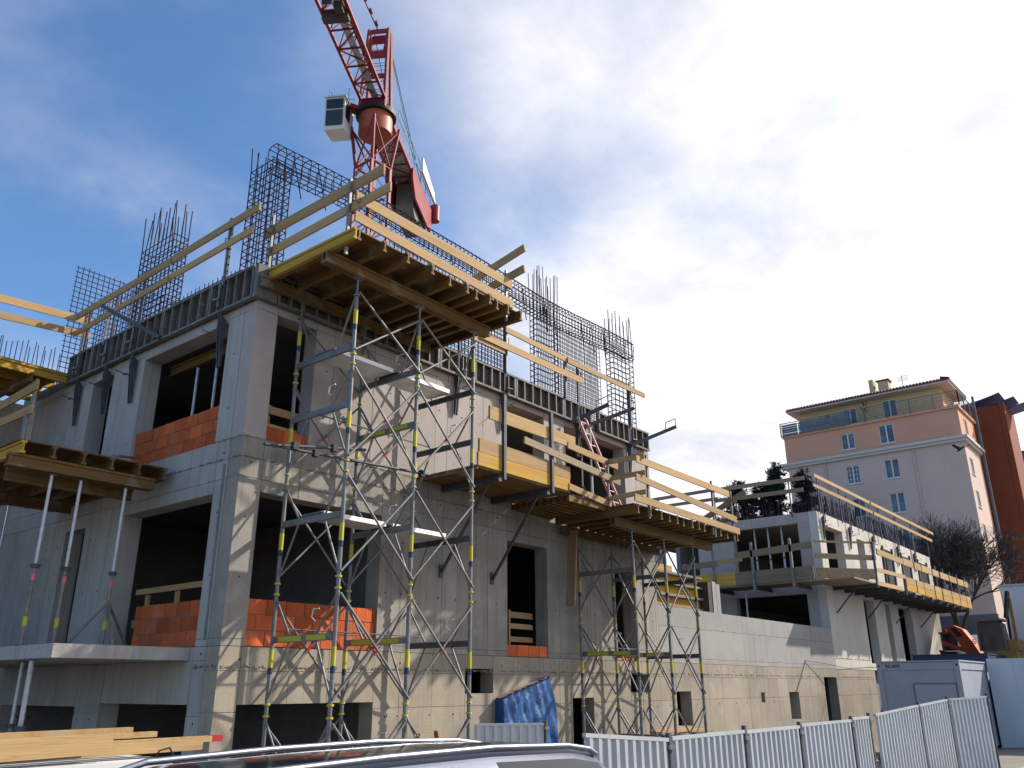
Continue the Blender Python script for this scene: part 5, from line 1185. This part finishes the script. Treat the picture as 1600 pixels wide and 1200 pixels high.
# blue tarpaulin draped over boards against the wall
def tarpaulin():
    t = thing('blue_tarpaulin', 'crumpled blue tarpaulin draped over a board against the wall', 'tarpaulin', (7.3, -.4, .1)); random.seed(5)
    nx, nz = 26, 30; vs = []
    for j in range(nz + 1):
        f = j / nz
        for i in range(nx + 1):
            u = i / nx; zt = 2.50 + .42 * u
            z = zt * (1 - f) + .12 * f
            x = 6.42 + 1.6 * u + .12 * f * (u - .2) + .16 * f * u
            y = -.22 - .40 * f - .07 * math.sin(9 * u + 4 * f) * f - .05 * math.sin(23 * u + 6 * f + 3 * math.sin(5 * f)) * (.25 + f) - .025 * math.sin(47 * u - 9 * f)
            vs.append((x, y + ru(-.008, .008), z))
    w = nx + 1; fs = [(j * w + i, (j + 1) * w + i, (j + 1) * w + i + 1, j * w + i + 1) for j in range(nz) for i in range(nx)]
    m = MB(); m.add(vs, fs, True); m.add([(x, y + .006, z) for x, y, z in vs], [f[::-1] for f in fs], True)
    m.build('sheet', 'tarp', t)
    edge = [vs[i] for i in range(w)]; MB().path([(x, y - .01, z) for x, y, z in edge], .018, 6).build('hem', 'blue_label', t)
    side = [vs[j * w] for j in range(nz + 1)]; MB().add(side + [(x + .02, -.02, z) for x, y, z in side], [(j, j + 1, j + nz + 2, j + nz + 1) for j in range(nz)]).build('side_flap', 'tarp', t)
    MB().add([(6.44, -.2, 2.49), (8.02, -.2, 2.91), (8.02, -.02, 2.91), (6.44, -.02, 2.49), (6.44, -.2, .1), (8.02, -.2, .1), (8.02, -.02, .1), (6.44, -.02, .1)], [(0, 1, 2, 3), (4, 7, 6, 5), (0, 4, 5, 1), (1, 5, 6, 2), (2, 6, 7, 3), (3, 7, 4, 0)]).build('board', 'old_pine_x', t)
tarpaulin()
MB().path([(22.45, -.02, 2.5), (23.0, -.03, 3.0), (23.6, -.03, 3.56), (25.0, -.25, 3.47), (26.5, -.5, 3.32), (26.9, -2.0, 3.36), (26.9, -2.35, 3.42)], .012, 5).build('x', 'cable').name = 'black_cable'
tag(bpy.data.objects['black_cable'], 'thin black cable looping from a small window to the container', 'cable')
def saw_horse():
    t = thing('trestle', 'small pale wooden trestle against the wall beside the tall tower', 'trestle', (4.0, -.7, .05))
    for a, b in (((3.6, -.75, .06), (3.72, -.6, 1.95)), ((4.5, -.75, .06), (4.15, -.6, 1.98)), ((3.55, -.45, .06), (3.72, -.58, 1.95)), ((4.5, -.45, .06), (4.15, -.58, 1.98))): MB().bar(a, b, .06, .08).build('leg', 'pine_z', t)
    MB().bar((3.7, -.62, 1.75), (4.2, -.62, 1.76), .05, .09).build('crosspiece', 'pine_x', t)
saw_horse()
def pallet():
    t = thing('board_pile', 'pile of boards on a grey bin under the second shoring tower', 'boards', (11.6, -.9, .05))
    MB().box(10.6, 13.2, -1.35, -.5, .05, 1.62).build('bin', 'container', t)
    for k in range(3): MB().box(10.9 + .2 * k, 13.5 - .1 * k, -1.3 + .2 * k, -1.12 + .2 * k, 1.63, 1.68 + .02 * k).build('board', 'pine_x' if k else 'old_pine_x', t)
pallet()

# ------------------------------------------------------------------ car at the bottom edge
def car():
    x0, yc, g = -.98, -7.1, .772       # rear bumper, centre line, ground
    t = thing('estate_car', 'silver-blue estate car with chrome roof rails and dark glass roof, cut by the lower edge', 'car', (x0 - 2.3, yc, g))
    # stations from the rear: x, roof height, half width of roof, belt height, belt half width, sill half width
    st = [(.0, .82, .74, .80, .80, .80), (-.04, 1.02, .72, .92, .84, .84), (-.22, 1.30, .62, .96, .87, .86), (-.42, 1.445, .57, .97, .88, .87), (-.75, 1.495, .57, .97, .89, .88), (-1.7, 1.525, .58, .96, .90, .88), (-2.7, 1.52, .58, .95, .90, .88), (-3.6, 1.50, .57, .94, .90, .88), (-4.05, 1.40, .56, .94, .89, .88), (-4.6, 1.03, .62, .92, .86, .86), (-4.85, .93, .64, .88, .83, .84), (-5.02, .80, .62, .76, .78, .80), (-5.1, .58, .55, .56, .70, .72)]
    body, roofg = MB(), MB(); rings = []; glass = {s: MB() for s in ('near', 'far', 'near_rear', 'far_rear', 'back', 'front')}
    for (x, zr, wr, zb, wb, ws) in st:
        cab = zr > zb + .15
        half = [(ws - .06, .20), (ws, .34), (wb + .015, .62), (wb, zb), ((wb + wr) / 2 + (.03 if cab else 0), (zb + zr) / 2 - (.0 if cab else -.01)), (wr + .035, zr - .085 if cab else zr - .03), (wr - .03, zr - .022 if cab else zr - .01), (wr * .72, zr - .004), (wr * .36, zr + .008), (0, zr + .012)]
        pts = [(-w, z) for w, z in half] + [(w, z) for w, z in half[-2::-1]]
        rings.append([Vector((x0 + x, yc + w, g + z)) for w, z in pts])
    k = len(rings[0])
    def quad(mb, i, j): mb.add([rings[i][j], rings[i][j + 1], rings[i + 1][j + 1], rings[i + 1][j]], [(0, 1, 2, 3)], True)
    for i in range(len(rings) - 1):
        cab = 2 <= i <= 7
        for j in range(k - 1):
            jj = min(j, k - 2 - j)
            if cab and 3 <= i and jj in (3, 4) and i not in (5,): quad(glass[('near' if j == jj else 'far') + ('_rear' if i < 5 else '')], i, j)
            elif i in (1, 2) and jj >= 6: quad(glass['back'], i, j)
            elif i in (8,) and jj >= 5: quad(glass['front'], i, j)
            elif 4 <= i <= 7 and jj >= 6: quad(roofg, i, j)
            else: quad(body, i, j)
    for i in (0, len(rings) - 1): body.add(rings[i], [tuple(range(k))] if i else [tuple(range(k - 1, -1, -1))])
    import bmesh
    def weld(o):
        bm = bmesh.new(); bm.from_mesh(o.data); bmesh.ops.remove_doubles(bm, verts=bm.verts, dist=.0005); bmesh.ops.recalc_face_normals(bm, faces=bm.faces)
        for f in bm.faces: f.smooth = True
        bm.to_mesh(o.data); bm.free()
    weld(body.build('body', 'car_paint', t)); [weld(g_.build('window', 'glass_dark', t)) for g_ in glass.values() if g_.v]; weld(roofg.build('glass_roof', 'glass_dark', t))
    for s in (-1, 1):
        pts = [Vector((x0 + x, yc + s * (wr + .0), g + zr + dz)) for x, zr, wr, dz in ((-.40, 1.42, .57, .0), (-.5, 1.455, .57, .008), (-.8, 1.485, .575, .016), (-1.7, 1.513, .595, .02), (-2.7, 1.508, .595, .02), (-3.6, 1.488, .585, .016), (-4.05, 1.39, .58, .0))]
        MB().path(pts, .022, 8).build('roof_rail', 'chrome', t)
        for x in (-.95, -4.1):
            w = cyl((x0 + x, yc + s * .78, g + .32), (0, 1, 0), .32, .2, 20).build('wheel', 'rubber', t); cyl((x0 + x, yc + s * .885, g + .32), (0, 1, 0), .2, .02, 16).build('rim', 'chrome', w)
        MB().box(x0 - .10, x0 - .02, yc + s * .62, yc + s * .80, g + .66, g + .95).build('tail_light', 'red_clip', t)
        MB().box(x0 - 5.06, x0 - 4.92, yc + s * .50, yc + s * .70, g + .58, g + .70).build('headlight', 'window_glass', t)
        MB().box(x0 - 3.9, x0 - 3.72, yc + s * .90, yc + s * 1.08, g + .95, g + 1.08).build('mirror', 'car_paint', t)
car()
# flat trailer with boards beyond the car
def trailer():
    t = thing('flat_trailer', 'white flat trailer carrying timber at the lower left corner', 'trailer', (-5.2, -3.3, .3))
    MB().box(-8.0, -2.85, -3.9, -2.4, 1.75, 2.08).build('side_boards', 'white_paint', t)
    MB().box(-7.9, -2.95, -3.8, -2.5, 1.2, 1.74).build('chassis', 'black', t)
    for x in (-6.2, -5.2):
        for y in (-3.75, -2.55):
            w = cyl((x, y, .95), (0, 1, 0), .42, .22, 18).build('wheel', 'rubber', t); cyl((x, y - .12, .95), (0, 1, 0), .22, .02, 12).build('rim', 'white_paint', w)
    MB().path([(-3.06, -3.92, 2.08), (-3.02, -3.93, 2.16), (-2.92, -3.93, 2.18), (-2.86, -3.92, 2.1)], .008, 5).build('rope_loop', 'black', t)
trailer()
def plank(label, p, q, w, h, mt='pine_x'):
    tag(MB().bar(p, q, w, h).build('timber_plank', mt), label, 'plank', 'timber on the white trailer')
plank('broad sawn plank on edge, lying foremost on the white trailer', (-7.6, -3.84, 2.17), (-3.42, -3.80, 2.235), .05, .165)
plank('sawn plank on the trailer sticking out low behind the broad one', (-7.0, -3.70, 2.15), (-2.40, -3.62, 2.175), .06, .10)
plank('longest pale squared timber on the trailer, with a red painted end', (-6.5, -3.56, 2.20), (-2.22, -3.48, 2.215), .09, .055, 'pine_y')
MB().bar((-2.218, -3.479, 2.215), (-2.10, -3.477, 2.216), .095, .06).build('painted_end', 'red_clip', bpy.data.objects['timber_plank.002'])
plank('pale squared timber on the trailer, the upper one of the two short ends', (-6.6, -3.30, 2.30), (-2.92, -3.18, 2.315), .08, .05, 'pine_y')
plank('squared timber on the trailer lying between the broad plank and the upper one', (-6.6, -3.42, 2.25), (-2.75, -3.34, 2.275), .08, .05, 'pine_y')

# a bird in flight
def bird():
    t = thing('flying_bird', 'black bird flying in front of the apartment house', 'bird', (35.96, -4.0, 13.28)); o = Vector((35.96, -4.0, 13.28))
    d = Vector((.45, .75, -.35)).normalized(); m = MB(); m.tube(o - d * .18, o, .03, 8, r2=.065); m.tube(o, o + d * .12, .065, 8, r2=.045); m.tube(o + d * .12, o + d * .22, .045, 8, r2=.008); m.build('body', 'feathers', t)
    for s, e in ((1, Vector((.15, -.42, .16))), (-1, Vector((-.1, .30, .22)))):
        q = o + e; MB().add([o + d * .08, q + d * .02, q - d * .10, o - d * .09, o + d * .08 - Vector((0, 0, .012)), q + d * .02 - Vector((0, 0, .006)), q - d * .10 - Vector((0, 0, .006)), o - d * .09 - Vector((0, 0, .012))],
            [(0, 1, 2, 3), (7, 6, 5, 4), (0, 4, 5, 1), (1, 5, 6, 2), (2, 6, 7, 3), (3, 7, 4, 0)]).build('wing', 'feathers', t)
    MB().add([o - d * .16 + Vector((.03, 0, 0)), o - d * .16 - Vector((.03, 0, 0)), o - d * .34 - Vector((.07, 0, 0)), o - d * .34 + Vector((.07, 0, .0)), o - d * .2 + Vector((0, 0, .02))], [(0, 1, 2, 3), (0, 4, 1), (1, 4, 2), (2, 4, 3), (3, 4, 0)]).build('tail', 'feathers', t)
bird()
